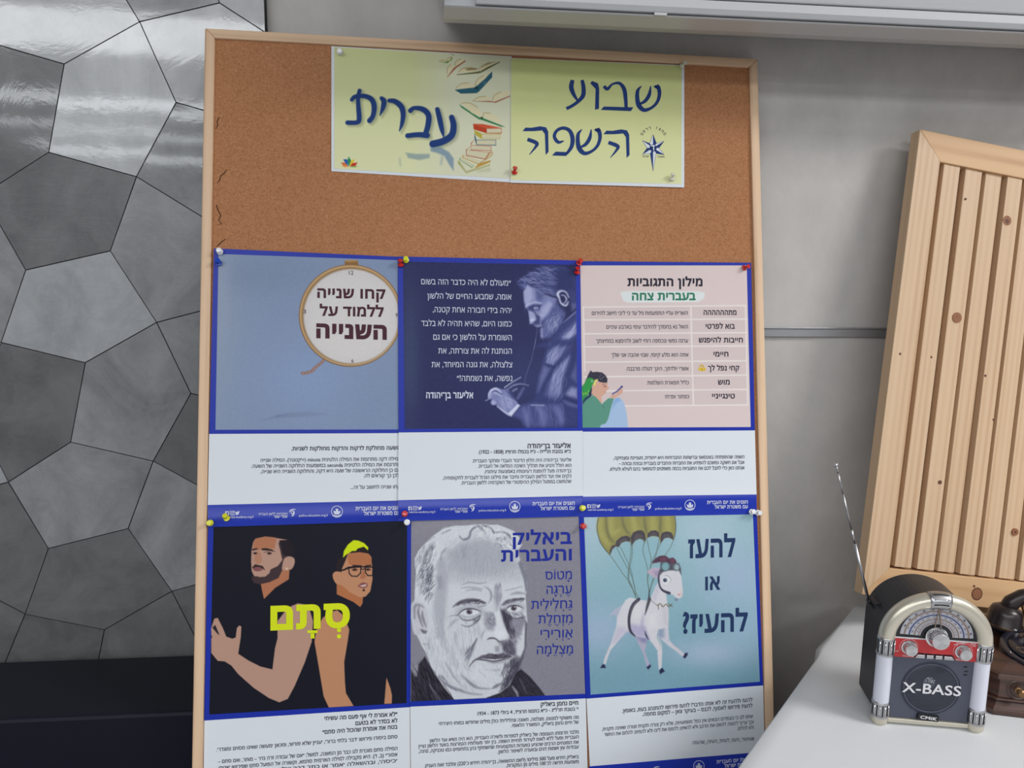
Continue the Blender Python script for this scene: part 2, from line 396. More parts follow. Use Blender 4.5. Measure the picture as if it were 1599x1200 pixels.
# ------------------------------------------------------------------ cork notice board
BL = (12.01185, 1.333988, -0.398605)
bu, bv, bn_ = axes(*BL)
BF = Frame((-0.35349113, 1.30422691, 1.74023717), bu, bv, bn_)
BW, BH = 0.9000, 1.205
M['pine'] = wood('pale_pine', (222, 192, 160), (192, 156, 124), (3.0, 55.0, 55.0), 0.5, 0.45)
M['cork'] = mat('cork', (170, 112, 72), 0.85, spec=0.2)
def cork_nodes(m):
    tc = N(m, 'ShaderNodeTexCoord')
    n1 = N(m, 'ShaderNodeTexNoise', i_Scale=520.0, i_Detail=3.0, i_Roughness=0.7); L(m, tc.outputs['Object'], n1.inputs['Vector'])
    v = N(m, 'ShaderNodeTexVoronoi', i_Scale=420.0); L(m, tc.outputs['Object'], v.inputs['Vector'])
    n2 = N(m, 'ShaderNodeTexNoise', i_Scale=5.0, i_Detail=3.0); L(m, tc.outputs['Object'], n2.inputs['Vector'])
    sp = N(m, 'ShaderNodeSeparateColor'); L(m, v.outputs['Color'], sp.inputs[0])
    a = N(m, 'ShaderNodeMath', operation='MULTIPLY_ADD'); L(m, sp.outputs[0], a.inputs[0]); a.inputs[1].default_value = 0.26; L(m, n1.outputs['Fac'], a.inputs[2])
    b = N(m, 'ShaderNodeMath', operation='MULTIPLY_ADD'); L(m, n2.outputs['Fac'], b.inputs[0]); b.inputs[1].default_value = 0.15; L(m, a.outputs[0], b.inputs[2])
    r = ramp(m, [(0.42, alb((140, 94, 64))), (0.60, alb((166, 116, 80))), (0.86, alb((178, 128, 92))), (1.0, alb((196, 150, 114)))])
    L(m, b.outputs[0], r.inputs[0]); L(m, r.outputs[0], B(m).inputs['Base Color'])
    bump(m, b.outputs[0], 0.2, 0.0008)
cork_nodes(M['cork'])
foot = BF.P(0.45, -BH, 0.011)
board = root('cork_board', foot, 'large cork notice board in a pale pine frame leaning against the wall, covered with posters', 'notice board')
rw = 0.0150; HPI = math.pi / 2
prism('cork_panel', [(rw - .003, -rw + .003), (BW - rw + .003, -rw + .003), (BW - rw + .003, -BH + rw), (rw - .003, -BH + rw)], 0.004, 0.014, BF, M['cork'], board)
prism('back_sheet', [(.004, -.004), (BW - .004, -.004), (BW - .004, -BH + .004), (.004, -BH + .004)], 0.0142, 0.019, BF, mat('hardboard', (120, 92, 66), .8), board)
prism('frame_rail', [(0, 0), (BW, 0), (BW - rw, -rw), (rw, -rw)], -0.0008, 0.0138, BF, M['pine'], board, (0, 0.3), .0016)
prism('frame_rail', [(0, -BH), (BW, -BH), (BW - rw, -BH + rw), (rw, -BH + rw)], -0.0008, 0.0138, BF, M['pine'], board, (0, 1.3), .0016)
prism('frame_rail', [(0, 0), (rw, -rw), (rw, -BH + rw), (0, -BH)], -0.0008, 0.0138, BF, M['pine'], board, (HPI, 2.3), .0016)
prism('frame_rail', [(BW, 0), (BW - rw, -rw), (BW - rw, -BH + rw), (BW, -BH)], -0.0008, 0.0138, BF, M['pine'], board, (HPI, 3.9), .0016)

# cracks in the cork at the left edge
M['crack'] = mat('cork_crack', (70, 38, 22), 0.9)
def ribbon(name, pts, w, m, parent, d, F=BF):
    """thin flat strip along pixel points on a plane"""
    P = np.array(pts, float); V = []; n = len(P)
    T = np.gradient(P, axis=0); T /= np.linalg.norm(T, axis=1)[:, None]; Nn = np.stack([-T[:, 1], T[:, 0]], 1)
    ww = np.array(w if isinstance(w, (list, tuple)) else [w] * n, float)[:, None]
    A = F.hit((P + Nn * ww / 2)[:, 0], (P + Nn * ww / 2)[:, 1], d); C = F.hit((P - Nn * ww / 2)[:, 0], (P - Nn * ww / 2)[:, 1], d)
    V = np.concatenate([A, C]); Fc = [(i, i + 1, n + i + 1, n + i) for i in range(n - 1)]
    return link(name, mesh(name, V, Fc), m, parent)
for pts in ([(342, 183), (339, 190), (340, 196), (337, 202)], [(354, 265), (350, 271), (345, 274), (343, 281), (339, 287)],
            [(338, 320), (341, 330), (345, 337), (341, 344), (346, 349), (340, 352)], [(352, 374), (346, 378), (341, 383), (338, 385)]):
    ribbon('cork_crack', pts, [1.6] * (len(pts) - 1) + [0.5], M['crack'], board, 0.0037)

# ------------------------------------------------------------------ posters: real sheets pinned to the board
class Poster:
    """rows: list of (left pixel, right pixel) from top to bottom; lift: height over the cork; wave(px,py) adds to it"""
    def __init__(s, name, rows, lift, label, group=None, cat='poster', wave=None, nrow=10):
        s.rows = np.array(rows, float); s.lift = lift; s.wavef = wave
        c = s.rows[-1].mean(0); loc = BF.hit(c[0], c[1], 0.003)
        s.root = root(name, loc, label, cat, group)
        ys = []
        for a, b in zip(s.rows[:-1], s.rows[1:]):
            for t in np.linspace(0, 1, nrow, endpoint=False): ys.append(a * (1 - t) + b * t)
        ys.append(s.rows[-1]); ys = np.array(ys)                       # k,2,2
        nx = 24; u = np.linspace(0, 1, nx)
        G = ys[:, 0][:, None, :] * (1 - u)[None, :, None] + ys[:, 1][:, None, :] * u[None, :, None]
        V = s.surf(G[..., 0], G[..., 1], 0.0).reshape(-1, 3)
        s.grid('sheet', V, len(ys), nx, M['paper'])
    def surf(s, px, py, dl):
        h = s.lift + (s.wavef(px, py) if s.wavef else 0.0)
        return BF.hit(px, py, 0.0036 - h - dl)
    def grid(s, name, V, ny, nx, m, thick=True, smooth=True):
        i = np.arange(ny - 1)[:, None] * nx + np.arange(nx - 1)[None, :]
        Q = np.stack([i, i + nx, i + nx + 1, i + 1], -1).reshape(-1, 4)
        me = bpy.data.meshes.new(name); me.vertices.add(len(V)); me.vertices.foreach_set('co', np.asarray(V, float).ravel())
        me.loops.add(Q.size); me.polygons.add(len(Q)); me.loops.foreach_set('vertex_index', Q.ravel().astype(np.int32))
        me.polygons.foreach_set('loop_start', np.arange(0, Q.size, 4, dtype=np.int32))
        me.update(calc_edges=True)
        o = link(name, me, m, s.root, smooth=smooth)
        return o
    def quad(s, name, q, m, dl, ny=12, nx=24):
        q = np.array(q, float)         # TL TR BR BL
        t = np.linspace(0, 1, ny)[:, None, None]; u = np.linspace(0, 1, nx)[None, :, None]
        G = (q[0] * (1 - u) + q[1] * u) * (1 - t) + (q[3] * (1 - u) + q[2] * u) * t
        return s.grid(name, s.surf(G[..., 0], G[..., 1], dl).reshape(-1, 3), ny, nx, m)
    def border(s, outer, inner, m=None):
        o = np.array(outer, float); i = np.array(inner, float); V = []; Fc = []; n = 14
        for a in range(4):
            b = (a + 1) % 4
            for k in range(n + 1):
                t = k / n; V.append(o[a] * (1 - t) + o[b] * t); V.append(i[a] * (1 - t) + i[b] * t)
            s0 = a * 2 * (n + 1)
            Fc += [(s0 + 2 * k, s0 + 2 * k + 1, s0 + 2 * k + 3, s0 + 2 * k + 2) for k in range(n)]
        V = np.array(V); P = s.surf(V[:, 0], V[:, 1], 0.00015)
        return link('blue_border', mesh('blue_border', P, Fc), m or M['blue'], s.root, smooth=True)
    def art(s, q, dens=1.25):
        return Art(s, q, dens)

TXT = {}
NIK = {'\u05b8': 'T', '\u05b7': '-', '\u05b0': ':', '\u05b6': '3', '\u05b5': '2', '\u05b4': '1', '\u05bc': 'd', '\u05b9': 'o'}
def vis(t):
    t = t[::-1]
    t = re.sub(r"[A-Za-z0-9.,:@/]*[A-Za-z0-9]+[A-Za-z0-9.,:@/\-]*", lambda k: k.group(0)[::-1], t)
    return t.translate(str.maketrans('()', ')('))
GLY = {}
def loops_of(text):
    c = bpy.data.curves.new('type', 'FONT'); c.body = text; c.resolution_u = 3
    o = bpy.data.objects.new('type', c); COL.objects.link(o); bpy.context.view_layer.update()
    cu = o.to_curve(bpy.context.evaluated_depsgraph_get()); out = []
    for sp in cu.splines:
        if sp.type == 'BEZIER':
            bp = sp.bezier_points; n = len(bp); P = []
            for i in range(n):
                p, q = bp[i], bp[(i + 1) % n]
                a, b, c_, d = [np.array(v[:2]) for v in (p.co, p.handle_right, q.handle_left, q.co)]
                straight = abs(np.cross(b - a, d - a)) + abs(np.cross(c_ - a, d - a)) < 1e-5
                for t in ([0.0] if straight else [0.0, .25, .5, .75]):
                    P.append(a * (1 - t) ** 3 + 3 * b * t * (1 - t) ** 2 + 3 * c_ * t * t * (1 - t) + d * t ** 3)
        else: P = [np.array(p.co[:2]) for p in sp.points]
        Q = [P[0]]
        for p in P[1:]:
            if np.linalg.norm(p - Q[-1]) > 1e-4: Q.append(p)
        if np.linalg.norm(Q[0] - Q[-1]) < 1e-4: Q.pop()
        if len(Q) > 2: out.append(np.array(Q))
    o.to_curve_clear(); bpy.data.objects.remove(o); bpy.data.curves.remove(c)
    return out
LH = loops_of('ה'); LHX = min(p[:, 0].min() for p in LH)
def glyph(ch, bold):
    """one letter as triangles: its outlines, thickened by bold, filled by winding number"""
    k = (ch, bold)
    if k in GLY: return GLY[k]
    if ch.isspace(): lp = []
    else: lp = loops_of(ch)
    both = loops_of(ch + 'ה'); adv = min(p[:, 0].min() for p in both[len(lp):]) - LHX
    if not lp: GLY[k] = (np.zeros((0, 2)), [], adv); return GLY[k]
    big = max(lp, key=lambda p: np.ptp(p[:, 0]) * np.ptp(p[:, 1]))
    sg = np.sign(np.sum(big[:, 0] * np.roll(big[:, 1], -1) - np.roll(big[:, 0], -1) * big[:, 1]))
    res = []
    for p in lp:
        if bold:
            e1 = p - np.roll(p, 1, 0); e2 = np.roll(p, -1, 0) - p
            e1 /= np.linalg.norm(e1, axis=1)[:, None]; e2 /= np.linalg.norm(e2, axis=1)[:, None]
            n1 = np.stack([e1[:, 1], -e1[:, 0]], 1) * sg; n2 = np.stack([e2[:, 1], -e2[:, 0]], 1) * sg
            m = n1 + n2; m /= np.maximum((m * m).sum(1), .7)[:, None] / 2
            p = p + m * bold
        res.append(p)
    V = [Vector(q) for p in res for q in p]; E = []; b0 = 0
    for p in res: E += [(b0 + i, b0 + (i + 1) % len(p)) for i in range(len(p))]; b0 += len(p)
    from mathutils.geometry import delaunay_2d_cdt
    vo, eo, fo, *_ = delaunay_2d_cdt(V, E, [], 0, 1e-5)
    co = np.array([v[:] for v in vo]); tri = []
    for f in fo:
        c = co[list(f)].mean(0); wn = 0
        for p in res:
            a = p; b = np.roll(p, -1, 0)
            cr = (b[:, 0] - a[:, 0]) * (c[1] - a[:, 1]) - (c[0] - a[:, 0]) * (b[:, 1] - a[:, 1])
            wn += int(((a[:, 1] <= c[1]) & (b[:, 1] > c[1]) & (cr > 0)).sum()) - int(((a[:, 1] > c[1]) & (b[:, 1] <= c[1]) & (cr < 0)).sum())
        if wn: tri.append(tuple(f))
    GLY[k] = (co, tri, adv); return GLY[k]
def glyphs(text, bold, ltr=False):
    k = (text, bold)
    if k not in TXT:
        X = 0.0; V = []; T = []; n = 0
        for ch in (text if ltr else vis(text)):
            co, tr, adv = glyph(ch, bold)
            if len(co): V.append(co + (X, 0)); T += [tuple(n + i for i in t) for t in tr]; n += len(co)
            X += adv + bold * 1.2
        TXT[k] = (np.concatenate(V) if V else np.zeros((0, 2)), T)
    return TXT[k]
class Print:
    """collects lettering of one ink colour on one poster into one flat mesh"""
    def __init__(s, poster, name, m, dl=0.0005): s.p, s.name, s.m, s.dl, s.V, s.T = poster, name, m, dl, [], []
    def add(s, P, T):
        b = sum(len(v) for v in s.V); s.V.append(np.array(P, float)); s.T += [tuple(b + i for i in t) for t in T]
    def text(s, t, xr, yr, xl, yl, h, bold=0.0, ltr=False, em=0.592, up=(0.0, -1.0)):
        base = re.sub('[\u05b0-\u05bc]', '', t)
        co, tr = glyphs(base, bold or (0.010 if h < 6 else 0.0), ltr)
        if len(co) == 0: return
        x0, x1 = co[:, 0].min(), co[:, 0].max()
        a = ((co[:, 0] - x0) / (x1 - x0))[:, None]; g = (co[:, 1] / em)[:, None] * h
        Lp, Rp = np.array([xl, yl], float), np.array([xr, yr], float)
        s.add(Lp * (1 - a) + Rp * a + g * np.array(up), tr)
        if base != t: s.points(t, base, xr, yr, xl, yl, h, x0, x1)
    def points(s, t, base, xr, yr, xl, yl, h, x0, x1):
        """vowel points under the letters"""
        def c2p(x, y): a = (x - x0) / (x1 - x0); return np.array([xl + (xr - xl) * a, yl + (yr - yl) * a - y * h])
        k = -1
        for ch in t:
            if ch not in NIK: k += 1; continue
            pre = glyphs(base[k:], 0.0)[0]; full = pre[:, 0]      # visual prefix up to this letter (right to left)
            one = glyphs(base[k], 0.0)[0][:, 0]
            w = one.max() - one.min(); xc = full.max() - w / 2
            r = 0.062 * h * 1.15; kind = NIK[ch]
            def dot(dx, y): s.disc(c2p(xc + dx, y), r)
            if kind == ':': dot(0, -.16); dot(0, -.34)
            elif kind == '1': dot(0, -.2)
            elif kind == '2': dot(-.09, -.2); dot(.09, -.2)
            elif kind == '3': dot(-.1, -.17); dot(.1, -.17); dot(0, -.33)
            elif kind == 'd': dot(0, .45)
            elif kind == 'o': dot(-.02, 1.2)
            else:
                p = c2p(xc, -.18); ww = .17 * h * (1.0)
                s.rect(p, ww * 2, .1 * h)
                if kind == 'T': s.rect(c2p(xc, -.30), .1 * h, .18 * h)
    def disc(s, c, r, n=10):
        a = np.linspace(0, 2 * math.pi, n, endpoint=False)
        s.add(np.stack([c[0] + r * np.cos(a), c[1] + r * np.sin(a)], 1), [(0, i, i + 1) for i in range(1, n - 1)])
    def rect(s, c, w, h):
        s.add([(c[0] - w / 2, c[1] - h / 2), (c[0] + w / 2, c[1] - h / 2), (c[0] + w / 2, c[1] + h / 2), (c[0] - w / 2, c[1] + h / 2)], [(0, 1, 2), (0, 2, 3)])
    def poly(s, pts):
        from mathutils.geometry import tessellate_polygon
        s.add(pts, [tuple(t) for t in tessellate_polygon([[Vector((*p, 0)) for p in pts]])])
    def line(s, pts, w):
        P = np.array(pts, float); n = len(P)
        if n < 2: return
        T = np.gradient(P, axis=0); T /= np.linalg.norm(T, axis=1)[:, None] + 1e-9; Nn = np.stack([-T[:, 1], T[:, 0]], 1)
        ww = (np.array(w, float) if isinstance(w, (list, tuple, np.ndarray)) else np.full(n, float(w)))[:, None] / 2
        s.add(np.concatenate([P + Nn * ww, P - Nn * ww]), [(i, i + 1, n + i + 1) for i in range(n - 1)] + [(i, n + i + 1, n + i) for i in range(n - 1)])
    def build(s, parent=None):
        V = np.concatenate(s.V); V, s.T = V, s.T; P = s.p.surf(V[:, 0], V[:, 1], s.dl)
        o = link(s.name, mesh(s.name, P, s.T), s.m, parent or s.p.root); o['kind'] = 'stuff'; return o

def smooth_pts(pts, closed=True, n=5):
    P = np.array(pts, float); m = len(P); out = []
    rngi = range(m) if closed else range(m - 1)
    for i in rngi:
        if closed: p0, p1, p2, p3 = P[i - 1], P[i], P[(i + 1) % m], P[(i + 2) % m]
        else: p0, p1, p2, p3 = P[max(i - 1, 0)], P[i], P[i + 1], P[min(i + 2, m - 1)]
        for k in range(n):
            t = k / n
            out.append(0.5 * ((2 * p1) + (-p0 + p2) * t + (2 * p0 - 5 * p1 + 4 * p2 - p3) * t * t + (-p0 + 3 * p1 - 3 * p2 + p3) * t ** 3))
    if not closed: out.append(P[-1])
    return np.array(out)
class Art:
    """printed picture: a fine mesh on the poster, its ink colours mixed per vertex"""
    def __init__(s, poster, q, dens=1.25, dl=0.0003):
        s.p = poster; s.dl = dl; q = np.array(q, float)
        w = np.linalg.norm(q[1] - q[0]); h = np.linalg.norm(q[3] - q[0])
        s.nx, s.ny = int(w * dens), int(h * dens)
        t = np.linspace(0, 1, s.ny)[:, None, None]; u = np.linspace(0, 1, s.nx)[None, :, None]
        G = (q[0] * (1 - u) + q[1] * u) * (1 - t) + (q[3] * (1 - u) + q[2] * u) * t
        s.X, s.Y = G[..., 0], G[..., 1]; s.C = np.zeros((s.ny, s.nx, 3)); s.Z = (1.0, 0.0, 0.0)
        s.x0, s.x1, s.y0, s.y1 = s.X.min(), s.X.max(), s.Y.min(), s.Y.max()
        s.sk = int(max(abs(q[0][0] - q[3][0]), abs(q[1][0] - q[2][0]), abs(q[0][1] - q[1][1]), abs(q[3][1] - q[2][1])) * dens) + 3
    def z(s, k, ox, oy): s.Z = (k, ox, oy); return s
    def tp(s, pts): k, ox, oy = s.Z; return np.array(pts, float)[:, :2] / k + (ox, oy)
    def win(s, xa, xb, ya, yb):
        fx = (s.nx - 1) / (s.x1 - s.x0); fy = (s.ny - 1) / (s.y1 - s.y0)
        i0 = max(0, int((xa - s.x0) * fx) - s.sk); i1 = min(s.nx, int((xb - s.x0) * fx) + s.sk)
        j0 = max(0, int((ya - s.y0) * fy) - s.sk); j1 = min(s.ny, int((yb - s.y0) * fy) + s.sk)
        return (slice(j0, j1), slice(i0, i1)) if i1 > i0 and j1 > j0 else None
    def put(s, w, A, col):
        A = A[..., None]; s.C[w] = s.C[w] * (1 - A) + np.asarray(col, float) * A
    def mask(s, pts, soft):
        w = s.win(pts[:, 0].min() - soft * 2, pts[:, 0].max() + soft * 2, pts[:, 1].min() - soft * 2, pts[:, 1].max() + soft * 2)
        if w is None: return None, None
        X, Y = s.X[w], s.Y[w]; ins = np.zeros(X.shape, bool); D = np.full(X.shape, 1e9)
        for a, b in zip(pts, np.roll(pts, -1, 0)):
            if a[1] != b[1]:
                ins ^= ((a[1] > Y) != (b[1] > Y)) & (X < (b[0] - a[0]) * (Y - a[1]) / (b[1] - a[1]) + a[0])
            d = b - a; L2 = d @ d + 1e-12; t = np.clip(((X - a[0]) * d[0] + (Y - a[1]) * d[1]) / L2, 0, 1)
            D = np.minimum(D, (X - a[0] - t * d[0]) ** 2 + (Y - a[1] - t * d[1]) ** 2)
        sd = np.where(ins, 1, -1) * np.sqrt(D)
        A = np.clip(0.5 + sd / (soft * 2), 0, 1)
        return w, A * A * (3 - 2 * A) if soft > 1 else A
    def poly(s, pts, col, a=1.0, soft=0.5, sm=False):
        P = s.tp(pts); P = smooth_pts(P) if sm else P
        w, A = s.mask(P, soft)
        if w is not None: s.put(w, A * a, col)
    def ell(s, cx, cy, rx, ry, col, a=1.0, soft=0.5, rot=0.0):
        t = np.linspace(0, 2 * math.pi, 20 if max(rx, ry) / s.Z[0] < 25 else 72, endpoint=False); c, q = math.cos(rot), math.sin(rot)
        x, y = rx * np.cos(t), ry * np.sin(t)
        s.poly(np.stack([cx + x * c - y * q, cy + x * q + y * c], 1), col, a, soft)
    def line(s, pts, wd, col, a=1.0, soft=0.5, sm=True):
        """wd: width in the same units as the points; a list tapers it"""
        k = s.Z[0]; P = np.array(pts, float); n = len(P)
        ww = np.array(wd if isinstance(wd, (list, tuple)) else [wd] * n, float)
        Q = np.concatenate([P / k + s.Z[1:], ww[:, None] / k], 1)
        if sm and n > 2: Q = smooth_pts(Q, False, 4)
        m = Q[:, 2].max() / 2 + soft * 2
        w = s.win(Q[:, 0].min() - m, Q[:, 0].max() + m, Q[:, 1].min() - m, Q[:, 1].max() + m)
        if w is None: return
        X, Y = s.X[w], s.Y[w]; A = np.zeros(X.shape)
        for p, q in zip(Q[:-1], Q[1:]):
            d = q[:2] - p[:2]; t = np.clip(((X - p[0]) * d[0] + (Y - p[1]) * d[1]) / (d @ d + 1e-12), 0, 1)
            r = (p[2] + t * (q[2] - p[2])) / 2
            A = np.maximum(A, np.clip(0.5 + (r - np.hypot(X - p[0] - t * d[0], Y - p[1] - t * d[1])) / (soft * 2), 0, 1) * np.clip(r * 2.2, 0, 1))
        s.put(w, A * a, col)
    def hatch(s, pts, ang, ln, n, wd, col, a=0.5, jit=0.15, curve=0.1, soft=0.45):
        """pencil strokes inside an outline"""
        P = np.array(pts, float); lo, hi = P.min(0), P.max(0); c = 0; tries = 0
        while c < n and tries < n * 12:
            tries += 1; q = lo + rng.random(2) * (hi - lo); ins = False
            for u, v in zip(P, np.roll(P, -1, 0)):
                if (u[1] > q[1]) != (v[1] > q[1]) and q[0] < (v[0] - u[0]) * (q[1] - u[1]) / (v[1] - u[1]) + u[0]: ins = not ins
            if not ins: continue
            c += 1; t = math.radians(ang) + rng.normal() * jit; l = ln * (0.6 + 0.8 * rng.random()) / 2
            d = np.array([math.cos(t), math.sin(t)]) * l; e = np.array([-d[1], d[0]]) * rng.normal() * curve * 2
            s.line([q - d, q + e, q + d], [wd * .3, wd, wd * .3], col, a * (0.5 + 0.7 * rng.random()), soft)
    def grain(s, amt, k=3):
        nz = rng.normal(size=(s.ny, s.nx)); 
        for _ in range(k):
            nz = (nz + np.roll(nz, 1, 0) + np.roll(nz, 1, 1)) / 3
        nz /= nz.std() + 1e-9; s.C += nz[..., None] * amt
    def build(s, name='picture', m=None):
        V = s.p.surf(s.X, s.Y, s.dl).reshape(-1, 3)
        o = s.p.grid(name, V, s.ny, s.nx, m or M['ink'])
        c = alb(np.clip(s.C, 0, 255)).reshape(-1, 3); c = np.concatenate([c, np.ones((len(c), 1))], 1).astype(np.float32)
        at = o.data.color_attributes.new('ink', 'FLOAT_COLOR', 'POINT'); at.data.foreach_set('color', c.ravel())
        return o
# ------------------------------------------------------------------ the six posters and two title sheets
def bulge(y0, s, amp, wid):
    return lambda x, y: amp * np.exp(-((np.asarray(y, float) - y0 - s * (np.asarray(x, float) - 620)) / wid) ** 2)
def footer(P, xR, yR, k, slope, clipx=None):
    """white print of the blue foot band; xR,yR right end of its first line"""
    T = Print(P, 'footer_lettering', M['white_txt'], 0.0006)
    def q(dx, dy): return xR + dx * k, yR + dy * k + slope * dx * k
    def t(s, r, l, dy, h, b=0.0, ltr=False): T.text(s, *q(r, dy), *q(l, dy), h * k, b, ltr)
    t('חוגגים את יום העברית', 0, -66, 0, 5.0, .025); t('עם משטרת ישראל', 0, -54, 7.5, 5.0, .025)
    t('police-education.org.il', -107.6, -150, 8.0, 2.9, 0, True)
    t('האקדמיה ללשון העברית', -167.3, -210, 5.0, 3.1); t('שפרי שפר', -167.3, -187.7, 9.3, 3.4, .02)
    t('hebrew-academy.org.il', -218, -258.8, 8.6, 2.9, 0, True)
    # round badge with a small crest inside a ring
    cx, cy = q(-93.6, 1.2); r = 8.2 * k
    a = np.linspace(0.75 * math.pi, 2.25 * math.pi, 26); T.line(np.stack([cx + r * np.cos(a), cy + r * np.sin(a)], 1), 0.9 * k)
    a = np.linspace(0.25 * math.pi, 0.75 * math.pi, 7)
    for aa in a: T.disc((cx + (r + .2) * math.cos(aa), cy + (r + .2) * math.sin(aa)), 1.0 * k, 6)
    T.poly([(cx - 5 * k, cy - 1.5 * k), (cx - 2 * k, cy + .3 * k), (cx - 1.6 * k, cy - 4.8 * k), (cx, cy - 3.2 * k), (cx + 1.6 * k, cy - 4.8 * k), (cx + 2 * k, cy + .3 * k),
            (cx + 5 * k, cy - 1.5 * k), (cx + 4.6 * k, cy + 3.2 * k), (cx + 1.5 * k, cy + 4.6 * k), (cx - 1.5 * k, cy + 4.6 * k), (cx - 4.6 * k, cy + 3.2 * k)])
    T.line([(cx - 5.6 * k, cy + 5.6 * k), (cx, cy + 7 * k), (cx + 5.6 * k, cy + 5.6 * k)], 1.6 * k)
    # scribed letter mark
    cx, cy = q(-160, 1.5)
    T.line([(cx - 4.6 * k, cy - 2.2 * k), (cx - 1.5 * k, cy - 4 * k), (cx + 2 * k, cy - 4.6 * k), (cx + 5 * k, cy - 4.2 * k)], [.6 * k, 1.3 * k, 1.3 * k, .6 * k])
    T.line([(cx - 4.8 * k, cy + .2 * k), (cx - 2.5 * k, cy - 2 * k), (cx + 1.5 * k, cy - 2.2 * k), (cx + 2.4 * k, cy - .5 * k)], [.6 * k, 1.3 * k, 1.3 * k, 1.0 * k])
    T.line([(cx + 2.2 * k, cy - 1.5 * k), (cx + 2.2 * k, cy + 1.5 * k), (cx + .8 * k, cy + 4.6 * k), (cx - 1.2 * k, cy + 6 * k)], [1.8 * k, 2.6 * k, 2.2 * k, .6 * k])
    T.line([(cx - 2 * k, cy + .3 * k), (cx - .6 * k, cy + 1.6 * k), (cx - .4 * k, cy + 3 * k)], [1.6 * k, 1.4 * k, .6 * k])
    # three social icons: letter in a square, camera outline, bird
    cx, cy = q(-257, 1.2); s = 2.9 * k
    T.poly([(cx - s, cy - s), (cx + s, cy - s), (cx + s, cy + s), (cx + .9 * k, cy + s), (cx + .9 * k, cy + .6 * k), (cx + 2 * k, cy + .6 * k), (cx + 2 * k, cy - .5 * k), (cx + .9 * k, cy - .5 * k),
            (cx + 1.0 * k, cy - 1.3 * k), (cx + 2.1 * k, cy - 1.4 * k), (cx + 2.1 * k, cy - 2.3 * k), (cx + .4 * k, cy - 2.2 * k), (cx - .3 * k, cy - 1.4 * k), (cx - .3 * k, cy - .5 * k), (cx - 1.2 * k, cy - .5 * k),
            (cx - 1.2 * k, cy + .6 * k), (cx - .3 * k, cy + .6 * k), (cx - .3 * k, cy + s), (cx - s, cy + s)])
    cx, cy = q(-249.3, 1.2); T.line([(cx - s, cy - s), (cx + s, cy - s)], .7 * k); T.line([(cx - s, cy + s), (cx + s, cy + s)], .7 * k)
    T.line([(cx - s, cy - s), (cx - s, cy + s)], .7 * k); T.line([(cx + s, cy - s), (cx + s, cy + s)], .7 * k)
    a = np.linspace(0, 2 * math.pi, 13); T.line(np.stack([cx + 1.4 * k * np.cos(a), cy + 1.4 * k * np.sin(a)], 1), .6 * k); T.disc((cx + 1.9 * k, cy - 1.9 * k), .4 * k, 5)
    cx, cy = q(-241.9, 1.2)
    T.poly([(cx - 3 * k, cy - 2.4 * k), (cx - .2 * k, cy - .9 * k), (cx + .4 * k, cy - 2.6 * k), (cx + 2 * k, cy - 2.6 * k), (cx + 3.4 * k, cy - 2.2 * k), (cx + 2.7 * k, cy - .8 * k),
            (cx + 2 * k, cy + 1.6 * k), (cx - .4 * k, cy + 3 * k), (cx - 3.2 * k, cy + 2.2 * k), (cx - 1.2 * k, cy + 1.5 * k), (cx - 2.6 * k, cy + .2 * k), (cx - 3.1 * k, cy - 1 * k)])
    T.build()

# ---- second row first (their heads lie under the foot bands of the first row)
GRP = 'hebrew language posters pinned to the cork board'
# lower left: two men back to back
P = Poster('poster', [((325, 812), (640, 806)), ((318.8, 1126), (640, 1104.9)), ((317.2, 1262), (641, 1238))], 0.0006,
           'lower left poster with two drawn men back to back on black under lime lettering', GRP)
P.border([(325, 812), (642, 806), (640.5, 1104.9), (318.8, 1126)], [(333.6, 815), (635.5, 809), (634.7, 1098.2), (327, 1116)])
A = P.art([(333.6, 814), (635.6, 808), (634.8, 1098.6), (326.8, 1116.4)])
X, Y = A.X, A.Y
A.C[:] = (26, 27, 38); A.C += np.clip((X - 480) / 160, 0, 1)[..., None] * np.array([4, 6, 9]) * 0.7
SK, SD, SM = (182, 146, 130), (176, 116, 86), (190, 138, 106)     # light skin, shade, second man
A.z(5.33, 340, 830)
A.poly([(330, 55), (420, 35), (520, 45), (600, 75), (640, 140), (640, 215), (560, 225), (520, 240), (500, 100), (400, 60)], (40, 32, 38), .75, 1.5)     # hair left man
A.poly([(355, 420), (535, 320), (597, 325), (592, 400), (480, 470), (385, 565), (370, 500)], SD)                                                            # neck
A.poly([(315, 62), (395, 45), (470, 52), (510, 68), (540, 230), (530, 285), (470, 330), (400, 385), (330, 385), (300, 370), (282, 330), (278, 250), (281, 160), (295, 90)], SK)
A.poly([(315, 62), (395, 45), (470, 52), (490, 70), (470, 150), (380, 140), (340, 160), (290, 150), (300, 90)], SD, .95)                                 # forehead shade
A.poly([(470, 55), (578, 72), (508, 76)], SK)
A.poly([(330, 170), (345, 165), (362, 200), (370, 245), (352, 270), (318, 262), (300, 240), (308, 200)], SD, .55, 1.2)                                     # nose shade
A.poly([(503, 90), (520, 100), (545, 200), (590, 205), (560, 240), (545, 270), (535, 330), (505, 390), (430, 425), (350, 442), (300, 430), (283, 400), (288, 370), (318, 385), (325, 372),
        (345, 382), (395, 378), (430, 350), (440, 318), (500, 290), (538, 240), (520, 160)], (66, 52, 56))                                                # beard
A.poly([(600, 210), (635, 225), (640, 265), (620, 310), (590, 325), (545, 325), (535, 305), (550, 235), (575, 215)], SK, sm=True)                          # ear
A.ell(575, 312, 9, 9, (222, 195, 160), .9, 1)
A.poly([(287, 300), (310, 275), (340, 282), (375, 290), (395, 325), (372, 312), (345, 300), (310, 302), (296, 318)], (58, 42, 44))                         # moustache
A.poly([(296, 310), (335, 300), (375, 318), (350, 332), (310, 332)], (132, 82, 84), sm=True)                                                              # lips
